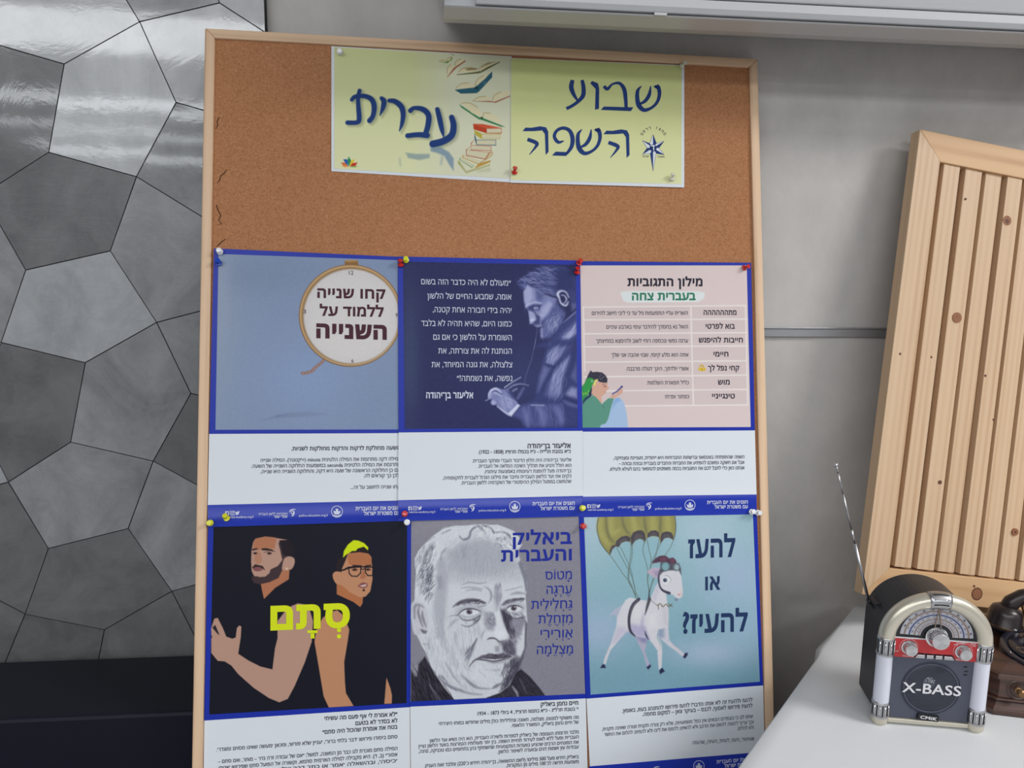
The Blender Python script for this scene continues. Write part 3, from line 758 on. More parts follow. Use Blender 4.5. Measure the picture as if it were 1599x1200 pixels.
A.poly([(283, 150), (325, 140), (335, 150), (290, 163)], (48, 36, 38)); A.poly([(362, 145), (400, 140), (450, 152), (478, 172), (430, 163), (366, 158)], (48, 36, 38))
A.ell(312, 185, 18, 9, (88, 62, 60)); A.ell(430, 185, 20, 10, (88, 62, 60)); A.line([(385, 178), (420, 170), (450, 185)], 4, (58, 42, 44)); A.line([(295, 180), (325, 174)], 4, (58, 42, 44))
A.ell(425, 185, 7, 7, (44, 32, 34)); A.ell(312, 186, 6, 6, (44, 32, 34)); A.line([(345, 262), (330, 270), (318, 262)], 5, SD)
# right man
A.poly([(990, 400), (1210, 545), (1205, 600), (1186, 632), (1130, 590), (990, 525)], (176, 112, 74))
A.poly([(1085, 180), (1180, 172), (1250, 185), (1275, 210), (1285, 290), (1288, 400), (1270, 500), (1230, 545), (1180, 550), (1100, 510), (1030, 450), (990, 440), (1000, 350), (1030, 320), (1065, 230)], SM)
A.poly([(1075, 195), (1180, 172), (1255, 188), (1280, 215), (1280, 285), (1110, 285), (1090, 270)], (174, 112, 76), .95)
A.poly([(1045, 212), (1085, 180), (1065, 240), (1030, 320), (1030, 345), (985, 325), (985, 270), (1010, 225)], (42, 34, 40))
A.poly([(985, 335), (1030, 345), (1040, 400), (1020, 440), (990, 440), (965, 405), (957, 360)], SM, sm=True)
A.poly([(1042, 220), (1050, 165), (1085, 110), (1130, 75), (1170, 78), (1220, 100), (1253, 135), (1250, 160), (1215, 130), (1165, 145), (1150, 165), (1120, 165), (1070, 195)], (205, 224, 24))
A.poly([(1060, 205), (1120, 165), (1150, 165), (1165, 145), (1215, 130), (1250, 160), (1252, 185), (1180, 174), (1090, 185)], (40, 32, 36))
A.poly([(1125, 280), (1200, 285), (1195, 292), (1120, 292)], (50, 38, 40)); A.poly([(1225, 285), (1275, 278), (1278, 290), (1228, 294)], (50, 38, 40))
for (a_, b_) in ((1140, 322), (1250, 320)):
    A.ell(a_, b_, 24, 11, (120, 78, 62)); A.ell(a_, b_, 8, 8, (40, 30, 32)); A.line([(a_ - 24, b_ + 2), (a_, b_ - 10), (a_ + 24, b_ - 2)], 4, (46, 34, 36))
for q in ([(1088, 300), (1150, 294), (1192, 300), (1188, 350), (1160, 376), (1115, 374), (1094, 350)], [(1226, 302), (1270, 298), (1296, 300), (1288, 368), (1250, 370), (1230, 345)]):
    for a_, b_ in zip(q, q[1:] + q[:1]): A.line([a_, b_], 9, (34, 30, 36))
A.line([(1000, 330), (1050, 322), (1090, 305), (1190, 296), (1310, 300)], [12, 14, 16, 13, 6], (34, 30, 36)); A.line([(1190, 310), (1208, 318), (1228, 310)], 8, (34, 30, 36))
A.poly([(1200, 330), (1222, 330), (1235, 385), (1210, 400), (1180, 392), (1195, 365)], (164, 100, 72), .7, 1.2)
A.poly([(1163, 460), (1190, 432), (1215, 426), (1248, 436), (1245, 462), (1215, 478)], (134, 80, 78)); A.poly([(1180, 455), (1240, 440), (1232, 458), (1205, 464)], (208, 190, 186)); A.ell(1215, 492, 10, 9, (44, 34, 36))
# arms
A.z(3.749, 300, 800)
A.poly([(112, 680), (130, 625), (150, 620), (180, 680), (200, 730), (235, 742), (255, 735), (262, 680), (275, 665), (288, 670), (285, 730), (270, 830), (330, 870), (400, 905), (470, 922), (485, 800),
        (500, 740), (500, 640), (560, 560), (620, 535), (680, 545), (708, 640), (700, 760), (660, 880), (600, 1020), (560, 1095), (510, 1115), (450, 1090), (360, 1030), (270, 950), (230, 900), (190, 875), (150, 872), (112, 825)], SK, sm=False)
A.poly([(108, 680), (118, 680), (152, 722), (140, 726), (112, 700)], SK)
A.poly([(108, 722), (118, 726), (112, 742), (106, 742)], (26, 27, 38)); A.poly([(118, 678), (150, 715), (160, 720), (135, 660)], (26, 27, 38), .9)
A.poly([(765, 620), (800, 590), (850, 575), (890, 610), (920, 690), (910, 760), (890, 880), (895, 1000), (900, 1060), (945, 1136), (800, 1145), (770, 1080), (740, 900), (716, 760), (730, 680)], SM)
A.poly([(1138, 970), (1160, 1030), (1170, 1075), (1168, 1122), (1125, 1124)], SM)
A.build()
T = Print(P, 'lime_lettering', M['yellow_txt'], 0.0008)
T.text('סתם', 546.3, 977.8, 422.3, 982.8, 33.5, 0.045); T.disc((529.4, 984.6), 3.4, 12); T.disc((529.4, 994.3), 3.4, 12); T.rect((488, 987), 16, 4.3); T.rect((488, 993.5), 6.2, 8); T.build()
T = Print(P, 'lettering', M['txtb'])
T.text('״לא אמרת לי אף פעם מה עשיתי', 620.6, 1118.7, 506.9, 1125.5, 5.6, .02); T.text('לא בסדר לא בטעם', 620.6, 1128.7, 555.2, 1133.2, 5.6, .02); T.text('בטח את אומרת שהכול היה סתם״', 620.6, 1138.5, 503.5, 1147, 5.6, .02)
T.text('סתם ביסודו פירושו ׳דבר בלתי ברור׳, ׳עניין שלא פורש׳, ומכאן ׳מעשה שאינו מסוים ומוגדר׳.', 620.6, 1153.4, 337.8, 1174, 5)
T.text('המילה סתם מוכרת לנו כבר מן המשנה, למשל: ״אם של עבודה זרה נדר – מותר, ואם סתם –', 620.6, 1171.9, 340.4, 1192.7, 5)
T.text('אסור״ (ב, ד). היא מקבילה למילה הארמית סתמא, וקשורה אל הפועל סתם שפירושו ׳אטם׳', 620.6, 1181.4, 341.5, 1202.7, 5)
T.text('׳כיסה׳, ובהשאלה ׳אמר או כתב דבר שלא בפירוש׳, ׳השמיט׳', 620.6, 1191, 352, 1211, 5); T.build()

# lower middle: charcoal portrait
P = Poster('poster', [((636, 806), (914, 800)), ((640.5, 1104.3), (914.8, 1091.4)), ((642, 1238), (918, 1222))], 0.0014,
           'lower middle poster with a large charcoal portrait of an old man on grey', GRP)
P.border([(635.5, 806), (914, 800), (920, 1091), (640.5, 1104.3)], [(642.3, 809), (904, 803), (913.5, 1083.6), (641.2, 1095.8)])
A = P.art([(642.2, 808), (904.1, 802.5), (913.7, 1084), (641, 1096.2)])
X, Y = A.X, A.Y
g = (134, 134, 148); A.C[:] = g
A.C += np.clip((860 - Y) / 50, 0, 1)[..., None] * np.array([8, 8, 6])
A.z(7.995, 640, 810)          # upper part coordinates
UP = (7.995, 640, 810); LO = (7.995, 640, 950)
hd = (204, 210, 219)
headU = [(60, 1000), (70, 700), (60, 500), (110, 400), (200, 300), (310, 200), (430, 120), (560, 92), (680, 90), (800, 78), (920, 72), (1010, 80), (1100, 78), (1200, 115), (1300, 160), (1370, 240), (1400, 330), (1350, 400), (1370, 500), (1430, 620), (1465, 800), (1462, 900), (1445, 960)]
headL = [(1465, 150), (1468, 300), (1460, 450), (1430, 600), (1370, 760), (1300, 880), (1240, 980), (1130, 1060), (960, 1120), (540, 1145), (300, 820), (200, 560), (150, 480), (60, 280), (15, 120), (15, 60)]
H = np.concatenate([A.z(*UP).tp(headU), A.z(*LO).tp(headL)]); A.Z = (1.0, 0.0, 0.0); A.poly([tuple(p) for p in H], hd, 1, 1.2)
A.z(*UP); A.poly([(15, 1230), (18, 1080), (60, 1035), (130, 1050), (200, 1100), (230, 1300), (200, 1400), (60, 1450)], (196, 200, 210), 1, 2, sm=True)
# soft tone of the brow and temple
A.poly([(420, 400), (560, 280), (760, 250), (900, 170), (1040, 280), (1180, 350), (1330, 430), (1400, 600), (1400, 760), (1200, 790), (1000, 780), (760, 790), (560, 800), (420, 760), (370, 600)], (172, 178, 189), .6, 11)
A.poly([(480, 420), (700, 300), (960, 280), (1250, 430), (1330, 600), (1100, 690), (700, 700), (520, 640)], (160, 166, 178), .65, 9)
A.poly([(330, 560), (400, 440), (440, 560), (480, 760), (440, 1200), (420, 1500), (330, 1500), (290, 1100), (330, 800)], (168, 172, 184), .8, 5)
A.poly([(640, 330), (700, 330), (700, 480), (640, 480)], (150, 156, 170), .5, 5); A.poly([(340, 720), (400, 720), (410, 880), (350, 880)], (140, 144, 158), .6, 4)
A.poly([(1380, 520), (1410, 560), (1460, 720), (1468, 900), (1445, 920), (1420, 760), (1350, 560)], (110, 114, 128), .8, 1.6)
for q in ([(620, 215), (640, 250), (680, 262), (725, 250), (748, 215), (760, 160), (800, 118), (850, 100), (910, 112)], [(900, 85), (960, 100), (1010, 125), (1040, 165), (1055, 190)], [(1065, 175), (1130, 172), (1190, 180), (1240, 215), (1260, 260)], [(870, 120), (920, 150), (950, 200)]):
    A.line(q, [10] + [26] * (len(q) - 2) + [10], (108, 112, 128), .8, 1.1)
A.line([(300, 300), (240, 390), (190, 480), (160, 590)], [8, 40, 46, 12], (118, 122, 134), .7, 2.2); A.line([(280, 590), (250, 680), (235, 780), (250, 820)], [20, 70, 70, 16], (104, 108, 122), .75, 2.2)
A.line([(455, 370), (400, 440), (385, 520)], [8, 22, 8], (120, 124, 136), .7, 1.3); A.line([(510, 140), (440, 170), (400, 195)], [6, 12, 5], (100, 104, 118), .8, .8); A.line([(310, 225), (250, 265), (195, 300)], 7, (120, 124, 136), .6, .8)
A.hatch([(60, 700), (90, 430), (300, 260), (330, 420), (280, 560), (260, 900), (230, 1080), (90, 900)], 108, 90, 120, 9, (96, 100, 116), .5, .15, .1)
A.hatch([(70, 1000), (90, 430), (330, 250), (360, 460), (300, 1000), (230, 1150)], 112, 100, 90, 9, (226, 231, 238), .55, .15, .1)
A.hatch([(130, 560), (240, 500), (300, 620), (300, 900), (250, 1080), (150, 900)], 128, 70, 90, 10, (86, 90, 106), .55, .2, .1)
A.hatch([(300, 260), (420, 130), (800, 95), (700, 250), (500, 400), (400, 500), (300, 520)], 128, 120, 90, 8, (222, 227, 235), .5, .15, .08)
A.hatch([(800, 100), (1000, 100), (1240, 150), (1340, 260), (1300, 380), (1150, 370), (1000, 260), (850, 240)], 80, 70, 110, 9, (224, 229, 236), .65, .7, .3)
A.hatch([(1040, 260), (1180, 220), (1300, 330), (1200, 400), (1060, 340)], 40, 45, 60, 8, (112, 116, 130), .5, .8, .3)
A.hatch([(430, 420), (760, 280), (1040, 300), (1380, 480), (1380, 760), (500, 790)], 96, 120, 120, 8, (186, 192, 202), .35, .12, .05)
A.hatch([(430, 420), (760, 280), (1040, 300), (1380, 480), (1380, 760), (500, 790)], 100, 120, 80, 9, (140, 146, 160), .3, .12, .05)
# furrows over the brows
for q in ([(650, 830), (740, 800), (860, 812), (960, 800)], [(640, 870), (760, 862), (900, 880)], [(700, 905), (800, 890), (890, 905)], [(920, 850), (1000, 900), (1020, 980), (980, 1060)]):
    A.line(q, [5, 13, 13, 5][:len(q)], (132, 138, 152), .75, 1.2)
A.poly([(1070, 850), (1120, 820), (1140, 950), (1120, 1080), (1080, 1150), (1050, 1000)], (140, 143, 158), .6, 5); A.hatch([(1060, 830), (1140, 810), (1150, 1000), (1100, 1100), (1050, 1000)], 95, 90, 36, 8, (104, 104, 122), .4)
A.line([(970, 860), (1010, 930), (1010, 1020)], [10, 26, 10], (140, 142, 156), .6, 2)
# eyebrows
A.line([(540, 1105), (620, 1050), (740, 1020), (860, 1030), (945, 1060)], [8, 34, 40, 36, 12], (86, 84, 98), .9, 1.5); A.line([(860, 1105), (945, 1085)], [20, 12], (120, 120, 132), .7, 1.5)
A.hatch([(540, 1105), (660, 1030), (860, 1015), (945, 1060), (860, 1070), (700, 1070)], 160, 60, 70, 8, (58, 54, 68), .6, .25)
A.line([(1150, 1085), (1210, 1040), (1300, 1020), (1420, 1000)], [10, 34, 36, 14], (98, 98, 112), .85, 1.6); A.hatch([(1150, 1085), (1210, 1020), (1420, 985), (1420, 1020), (1250, 1060)], 165, 60, 60, 8, (66, 64, 80), .6, .25)
A.line([(1260, 950), (1340, 930), (1440, 940)], [10, 30, 14], (120, 122, 136), .6, 1.8); A.line([(1190, 900), (1290, 880), (1400, 850)], [6, 14, 8], (136, 140, 154), .6, 1.6)
# eyes
for (ex, ey, rx, ry, er) in ((745, 1175, 120, 42, -.05), (1300, 1130, 95, 38, 0.0)):
    A.ell(ex, ey - 20, rx * 1.45, ry * 2.1, (158, 162, 176), .6, 7, er); A.ell(ex, ey, rx * 1.25, ry * 1.5, (176, 180, 192), .7, 4, er); A.ell(ex, ey, rx, ry, (214, 219, 227), 1, 1.4, er)
    A.ell(ex - 3, ey - 8, 38, 34, (112, 108, 122), 1, .9); A.ell(ex - 3, ey - 9, 20, 20, (52, 44, 56), 1, .7); A.ell(ex + 8, ey - 20, 7, 6, (226, 230, 236), .9, .6)
    A.line([(ex - rx * 1.35, ey + ry * 1.1), (ex - rx * .7, ey - ry * .65), (ex, ey - ry * 1.15), (ex + rx * .7, ey - ry * .85), (ex + rx * 1.2, ey - ry * .2)], [6, 15, 16, 13, 5], (70, 66, 80), .9, .8)
A.z(*LO)
A.line([(610, 95), (660, 145), (740, 155), (820, 130), (880, 90)], [6, 14, 16, 12, 5], (88, 86, 100), .8, 1); A.line([(640, 210), (720, 232), (800, 200), (860, 140), (880, 90)], [5, 16, 18, 22, 8], (104, 104, 118), .75, 1.3)
A.hatch([(780, 130), (880, 90), (870, 160), (800, 200)], 120, 50, 40, 8, (92, 92, 106), .5); A.line([(480, 105), (560, 90), (610, 80)], [5, 9, 4], (120, 124, 138), .7, 1); A.line([(480, 250), (540, 180), (600, 140)], [8, 26, 8], (138, 142, 156), .6, 2)
A.poly([(1140, 20), (1200, 30), (1230, 80), (1330, 130), (1440, 110), (1440, 170), (1380, 330), (1310, 400), (1240, 400), (1230, 280), (1180, 170)], (124, 122, 138), .85, 3.5)
A.poly([(1130, 30), (1200, 60), (1230, 160), (1250, 330), (1215, 300), (1170, 180)], (66, 62, 76), .8, 2.5); A.hatch([(1140, 10), (1220, 60), (1300, 150), (1300, 350), (1240, 390), (1200, 200)], 80, 90, 90, 10, (62, 58, 74), .55)
A.line([(1220, 70), (1300, 130), (1400, 120), (1430, 100)], [6, 16, 12, 5], (84, 82, 98), .8, 1.1); A.hatch([(1280, 60), (1420, 60), (1420, 130), (1300, 120)], 30, 50, 35, 8, (96, 94, 110), .5)
A.poly([(930, 60), (1040, 60), (1080, 170), (1040, 270), (980, 280), (930, 200)], (140, 143, 157), .7, 5); A.hatch([(930, 50), (1060, 60), (1090, 200), (1020, 280), (940, 220)], 60, 70, 60, 8, (104, 104, 120), .4, .4)
A.poly([(1060, 60), (1110, 40), (1150, 200), (1210, 300), (1210, 380), (1140, 410), (1060, 330), (1080, 200)], (214, 220, 228), .9, 3); A.ell(1120, 330, 70, 50, (220, 226, 233), .8, 4)
A.poly([(930, 330), (990, 290), (1040, 320), (1050, 350), (960, 350), (930, 390), (900, 380)], (212, 217, 226), .8, 3)
A.line([(965, 395), (1000, 378), (1050, 378), (1085, 395), (1120, 420), (1200, 410)], [6, 20, 18, 14, 12, 5], (72, 68, 82), .85, 1); A.line([(900, 380), (905, 330), (940, 270)], [4, 12, 5], (120, 122, 136), .7, 1.5)
A.poly([(1100, 420), (1260, 390), (1330, 420), (1340, 600), (1250, 590), (1160, 560), (1150, 480)], (112, 110, 126), .85, 4); A.hatch([(1150, 430), (1320, 410), (1330, 590), (1180, 570)], 70, 80, 110, 9, (74, 70, 88), .5, .3)
A.poly([(1060, 480), (1120, 470), (1120, 550), (1070, 550)], (132, 134, 148), .7, 3); A.poly([(1300, 420), (1340, 440), (1380, 560), (1360, 640), (1330, 600)], (206, 210, 220), .7, 3)
A.line([(838, 380), (800, 460), (750, 560), (735, 640)], [8, 28, 34, 12], (110, 112, 126), .8, 2); A.line([(835, 385), (790, 470), (745, 590)], [5, 12, 6], (64, 60, 74), .8, 1)
A.hatch([(700, 500), (790, 470), (780, 600), (700, 660)], 110, 80, 60, 9, (112, 114, 130), .5)
# mouth
A.poly([(810, 640), (900, 590), (1000, 570), (1080, 580), (1160, 560), (1260, 590), (1270, 615), (1180, 625), (1060, 640), (930, 632)], (100, 96, 112), .9, 1.4)
A.line([(735, 745), (780, 680), (830, 645), (930, 650), (1050, 668), (1180, 640), (1265, 610)], [5, 14, 14, 16, 18, 16, 6], (58, 54, 68), .9, 1); A.hatch([(840, 630), (1000, 575), (1240, 580), (1240, 615), (1050, 640)], 170, 60, 70, 8, (62, 58, 72), .6)
A.line([(960, 665), (1060, 690), (1150, 680), (1230, 640)], [6, 26, 26, 8], (150, 150, 164), .8, 1.6); A.line([(1060, 705), (1150, 695)], 8, (226, 230, 236), .8, 1); A.line([(950, 765), (1040, 780), (1130, 770)], [6, 22, 6], (136, 138, 152), .7, 2)
# jaw shade
A.poly([(1250, 640), (1330, 600), (1400, 620), (1380, 760), (1300, 880), (1240, 980), (1130, 1050), (1180, 920), (1230, 800)], (96, 94, 110), .85, 4); A.hatch([(1180, 700), (1330, 620), (1370, 760), (1240, 980), (1130, 1030), (1150, 850)], 110, 90, 150, 10, (62, 60, 76), .5, .3)
A.poly([(1440, 150), (1468, 200), (1460, 460), (1425, 620), (1340, 800), (1350, 700), (1430, 500)], (84, 82, 98), .9, 2); A.hatch([(1260, 150), (1420, 150), (1400, 400), (1330, 400)], 75, 80, 70, 9, (150, 150, 166), .5)
A.line([(1130, 850), (1190, 790), (1220, 730)], [8, 30, 10], (120, 120, 134), .7, 2); A.line([(1030, 1005), (1080, 975), (1150, 940)], [8, 36, 14], (94, 92, 106), .8, 2)
A.line([(640, 830), (700, 890), (780, 960), (860, 1000), (1000, 1010)], [5, 22, 36, 20, 6], (108, 110, 124), .75, 2); A.line([(440, 680), (490, 760), (550, 860), (620, 940)], [5, 16, 20, 6], (132, 136, 150), .7, 1.8)
A.line([(350, 860), (450, 950), (600, 1020), (760, 1070), (900, 1080)], [10, 26, 26, 18, 6], (120, 122, 136), .75, 2.2); A.hatch([(330, 800), (420, 860), (520, 980), (700, 1040), (560, 1030), (400, 940)], 40, 70, 60, 9, (120, 122, 138), .5)
for x, y0, y1 in ((560, 300, 520), (650, 480, 640), (420, 300, 560), (850, 200, 400), (520, 480, 700), (700, 600, 760)):
    A.line([(x, y0), (x + 12, (y0 + y1) / 2), (x + 45, y1)], [8, 36, 8], (168, 173, 186), .6, 3)
A.hatch([(280, 100), (600, 250), (860, 400), (700, 900), (400, 800), (260, 500)], 82, 120, 110, 9, (222, 227, 234), .35, .15, .05); A.hatch([(280, 100), (600, 250), (860, 400), (700, 900), (400, 800), (260, 500)], 82, 110, 80, 8, (150, 155, 170), .3, .15, .05)
A.poly([(790, 720), (900, 700), (1100, 800), (1130, 880), (1000, 980), (860, 960), (760, 860)], (212, 218, 226), .7, 5)
# ear details
A.line([(60, 130), (60, -10), (110, -40), (170, -10)], [16, 34, 26, 10], (118, 118, 132), .7, 1.8); A.line([(115, -20), (105, 60), (130, 150), (160, 230)], [8, 22, 18, 8], (98, 96, 110), .8, 1.4); A.line([(155, 40), (160, 120), (200, 230)], [10, 30, 10], (104, 102, 116), .7, 1.6)
A.line([(140, 270), (180, 300), (210, 290)], [14, 40, 12], (84, 80, 94), .8, 1.6); A.line([(170, 450), (220, 455)], 10, (136, 138, 150), .7, 1.2); A.line([(240, 380), (240, 500)], [10, 26], (150, 152, 166), .6, 2.4)
A.hatch([(40, 100), (600, 60), (900, 60), (760, 560), (700, 760), (500, 900), (330, 800), (160, 520)], 84, 150, 120, 8, (128, 132, 148), .28, .12, .05)
A.hatch([(380, 700), (700, 650), (1130, 720), (1100, 980), (760, 1050), (500, 960)], 60, 110, 90, 8, (140, 144, 158), .25, .3, .1)
# coat
CT = (46, 44, 54)
A.poly([(15, 770), (60, 860), (90, 850), (110, 700), (190, 605), (240, 720), (330, 860), (430, 1000), (560, 1150), (15, 1190)], CT, 1, 1.4); A.poly([(60, 730), (110, 690), (85, 860), (50, 780)], (150, 150, 162), .9, 1.5)
A.poly([(960, 1120), (1130, 1060), (1240, 980), (1330, 800), (1390, 765), (1500, 860), (1620, 1000), (1700, 1110), (960, 1160)], CT, 1, 1.4)
A.line([(1280, 980), (1330, 1050), (1350, 1110)], [12, 30, 12], (190, 192, 202), .85, 1.6); A.line([(1370, 890), (1420, 980), (1450, 1060)], [6, 14, 5], (108, 108, 122), .8, 1.4)
A.line([(230, 880), (270, 1000), (330, 1080), (380, 1150)], [5, 18, 16, 8], (150, 150, 164), .8, 1.2); A.line([(250, 960), (300, 1080), (340, 1150)], [4, 12, 8], (110, 110, 126), .8, 1.2)
A.hatch([(20, 800), (190, 620), (560, 1150), (20, 1180)], 62, 140, 130, 8, (84, 84, 98), .55, .12, .04); A.hatch([(20, 800), (190, 620), (560, 1150), (20, 1180)], 62, 140, 100, 9, (28, 26, 34), .6, .12, .04)
A.hatch([(1000, 1130), (1250, 980), (1390, 770), (1680, 1090)], 45, 140, 90, 8, (80, 80, 94), .45, .12, .04)
A.grain(2.0); A.build()
T = Print(P, 'heading', M['blue_txt'], 0.0007); T.text('ביאליק', 892.9, 849.1, 800.8, 850.5, 17.2, .03); T.text('והעברית', 892.9, 874.9, 782.6, 877, 16.6, .03); T.build()
T = Print(P, 'word_list', M['blue_txt'], 0.0007)
for s, r, l, y in (('מָטוֹס', 892.9, 851.5, 904.6), ('עֶרְגָּה', 893.3, 853.6, 927), ('גַּחְלִילִית', 893.8, 829.6, 950.4), ('מִזְחֶלֶת', 894, 840.7, 973), ('אַוְרִירִי', 894.3, 844.3, 995.8), ('מַצְלֵמָה', 894.8, 838.6, 1020.9)):
    T.text(s, r, y, l, y + 1.1, 12.4, 0.004)
T.build()
T = Print(P, 'lettering', M['txtb'])
T.text('חיים נחמן ביאליק', 903, 1101, 844.5, 1103.7, 5.6, .025); T.text('י׳ בטבת תרל״ג - כ״א בתמוז תרצ״ד, 4 ביולי 1873 - 1934', 903, 1110, 746, 1117.8, 4.8, .015)
for s, yr, xl, yl in (('מה משותף למטוס, מצלמה, תאונה וגחלילית? כולן מילים שחודשו במוחו היצירתי', 1123, 685.5, 1133.3), ('של חיים נחמן ביאליק, המשורר הלאומי.', 1130.8, 798.4, 1136.2),
        ('מלבד תרומתו העצומה של ביאליק לספרות ולשירה העברית, הוא היה נשיא ועד הלשון', 1146, 671, 1159.9), ('העברית ופעל ללא לאות לעידוד תחיית השפה. בין יתר פעולותיו הנמרצות בוועד הלשון נציין', 1153.7, 653.5, 1168.6),
        ('את המונחים הרבים שהציע בוועדות המקצועיות שהשתתף בהן בתחומים כמו טכניקה, נגינה,', 1161.8, 654, 1176.6), ('עבודות עץ ושמות דגים ובוועדה לשיפור הלשון.', 1169.2, 777, 1177.3),
        ('ביאליק חידש מעל 500 מילים! (לשם ההשוואה, בן־יהודה חידש כ־220) ומלבד זאת העניק', 1184.7, 664, 1199), ('משמעות חדשה לכ־100 מילים מן המקורות.', 1192.4, 790.6, 1198.7)):
    T.text(s, 903.7, yr, xl, yl, 4.7)
T.build()

# lower right: goat under a parachute
P = Poster('poster', [((903.4, 800), (1181.4, 796)), ((915.8, 1091.7), (1191.7, 1071)), ((921, 1196), (1194, 1172)), ((923, 1232), (1195, 1208))], 0.0022,
           'lower right poster with a drawn white goat hanging under a yellow parachute', GRP)
P.border([(903.4, 800), (1181.6, 796), (1191.7, 1071), (915.8, 1091.7)], [(911.8, 803), (1175.3, 799), (1186.3, 1065), (922.3, 1085)])
P.quad('foot_band', [(919.8, 1197.5), (1193.6, 1174.5), (1194.6, 1208), (921.5, 1232)], M['band'], 0.0002)
A = P.art([(911.6, 802), (1175.4, 798), (1186.5, 1065.2), (922.2, 1085.4)])
X, Y = A.X, A.Y
A.C[:] = (148, 184, 196)
A.C += (np.clip((Y - 870) / 190, 0, 1) * -1)[..., None] * np.array([28, 22, 16])
for cx, cy, rx, ry, c, a in ((925, 815, 40, 60, (176, 198, 214), .8), (1100, 830, 60, 40, (172, 196, 212), .8), (1150, 905, 60, 50, (160, 182, 208), .8), (935, 985, 45, 40, (158, 180, 206), .9), (1110, 1020, 60, 22, (162, 182, 206), .9), (1165, 985, 40, 40, (150, 178, 202), .7), (1000, 880, 60, 60, (136, 180, 192), .6)):
    A.C[:] = A.C * (1 - (a * np.exp(-((X - cx) / rx) ** 2 - ((Y - cy) / ry) ** 2))[..., None]) + np.array(c, float) * (a * np.exp(-((X - cx) / rx) ** 2 - ((Y - cy) / ry) ** 2))[..., None]
A.z(8, 925, 800); OL = (72, 76, 84)
canopy = [(75, 40), (60, 160), (65, 260), (100, 380), (160, 480), (220, 540), (245, 470), (290, 425), (330, 440), (360, 390), (420, 365), (478, 375), (495, 425), (530, 360), (590, 335), (640, 350), (655, 385), (680, 320), (760, 300), (830, 315), (850, 395), (890, 335), (950, 318), (1010, 350), (1035, 260), (1045, 160), (1032, 40)]
A.poly(canopy, (148, 146, 92), 1, .7)
for x0, x1, x2, x3 in ((110, 90, 105, 190), (240, 230, 250, 330), (500, 520, 560, 590), (750, 760, 770, 770), (930, 945, 945, 935)):
    A.line([(x0, 40), (x1, 160), (x2, 260), (x3, 400 if x3 < 300 else 230)], [70, 80, 80, 40], (170, 168, 104), .7, 3)
for q in ([(170, 60), (180, 200), (215, 320), (290, 400)], [(370, 50), (385, 150), (430, 240), (480, 300)], [(650, 60), (655, 150), (670, 230), (680, 270)], [(850, 60), (850, 150), (845, 220), (845, 280)]):
    A.line(q, [16, 30, 26, 10], (104, 104, 84), .7, 2.2)
A.line([(75, 80), (58, 180), (70, 280), (110, 400), (215, 530)], 9, OL, .9, .8); A.line([(1033, 60), (1043, 180), (1035, 270), (1015, 345)], 9, OL, .9, .8)
for q in ([(220, 540), (215, 480), (245, 420), (285, 410), (300, 430), (290, 430), (250, 465), (225, 530)], [(290, 425), (300, 360), (360, 310), (430, 295), (475, 320), (475, 372), (420, 362), (360, 385), (330, 440)],
          [(490, 425), (478, 320), (510, 255), (570, 228), (620, 228), (655, 265), (668, 340), (652, 385), (635, 345), (590, 332), (530, 358)], [(684, 325), (690, 270), (730, 235), (790, 228), (830, 255), (838, 320), (800, 300), (740, 298)],
          [(852, 395), (850, 310), (870, 260), (930, 242), (985, 255), (1010, 300), (1008, 345), (960, 318), (900, 325)]):
    A.poly(q, (78, 74, 82), 1, .8); A.poly([((x - np.mean([p[0] for p in q])) * .6 + np.mean([p[0] for p in q]), (y - np.mean([p[1] for p in q])) * .5 + np.mean([p[1] for p in q])) for x, y in q], (96, 92, 98), .8, 1.6)
LN = (92, 104, 96)
for q in ([(222, 540), (300, 650), (380, 770), (450, 860), (520, 1000), (545, 1080)], [(305, 445), (360, 560), (450, 720), (500, 830), (530, 960), (545, 1080)], [(350, 440), (420, 580), (480, 720), (510, 860), (540, 1000), (590, 1090)],
          [(480, 380), (480, 520), (450, 720), (450, 860), (500, 960), (540, 1060)], [(500, 420), (495, 560), (470, 680), (455, 830), (500, 940)], [(648, 385), (630, 480), (660, 600), (690, 720), (688, 850), (710, 1000)],
          [(680, 330), (705, 460), (735, 600), (715, 720), (690, 860), (715, 990)], [(838, 320), (810, 460), (790, 560), (720, 700)], [(850, 395), (800, 500), (745, 620)], [(1012, 350), (980, 430), (930, 510), (900, 550)], [(775, 820), (745, 900), (715, 1000)], [(760, 830), (730, 930), (712, 1010)]):
    A.line(q, 7, LN, .9, .6)
A.line([(712, 980), (708, 1080)], [10, 22], (62, 70, 82), 1, .8)
GO, GS = (206, 208, 216), (172, 172, 196)
A.z(8.57, 925, 930)
A.poly([(235, 300), (240, 250), (300, 190), (400, 130), (440, 100), (400, 220), (330, 300), (320, 270), (280, 255)], (178, 182, 202), .9, 2)                        # tail
A.poly([(570, 540), (740, 560), (720, 680), (700, 740), (740, 860), (770, 930), (730, 960), (690, 820), (640, 700), (600, 620)], GS, 1, 1.4); A.poly([(580, 550), (735, 560), (725, 640), (660, 630)], (128, 130, 172), .8, 4)
A.poly([(880, 440), (1010, 380), (1030, 600), (1100, 680), (1200, 760), (1240, 800), (1210, 825), (1120, 750), (1010, 670), (930, 600), (870, 560)], (196, 198, 210), 1, 1.4); A.poly([(880, 430), (960, 440), (960, 560), (900, 580), (868, 540)], (130, 150, 176), .8, 4)
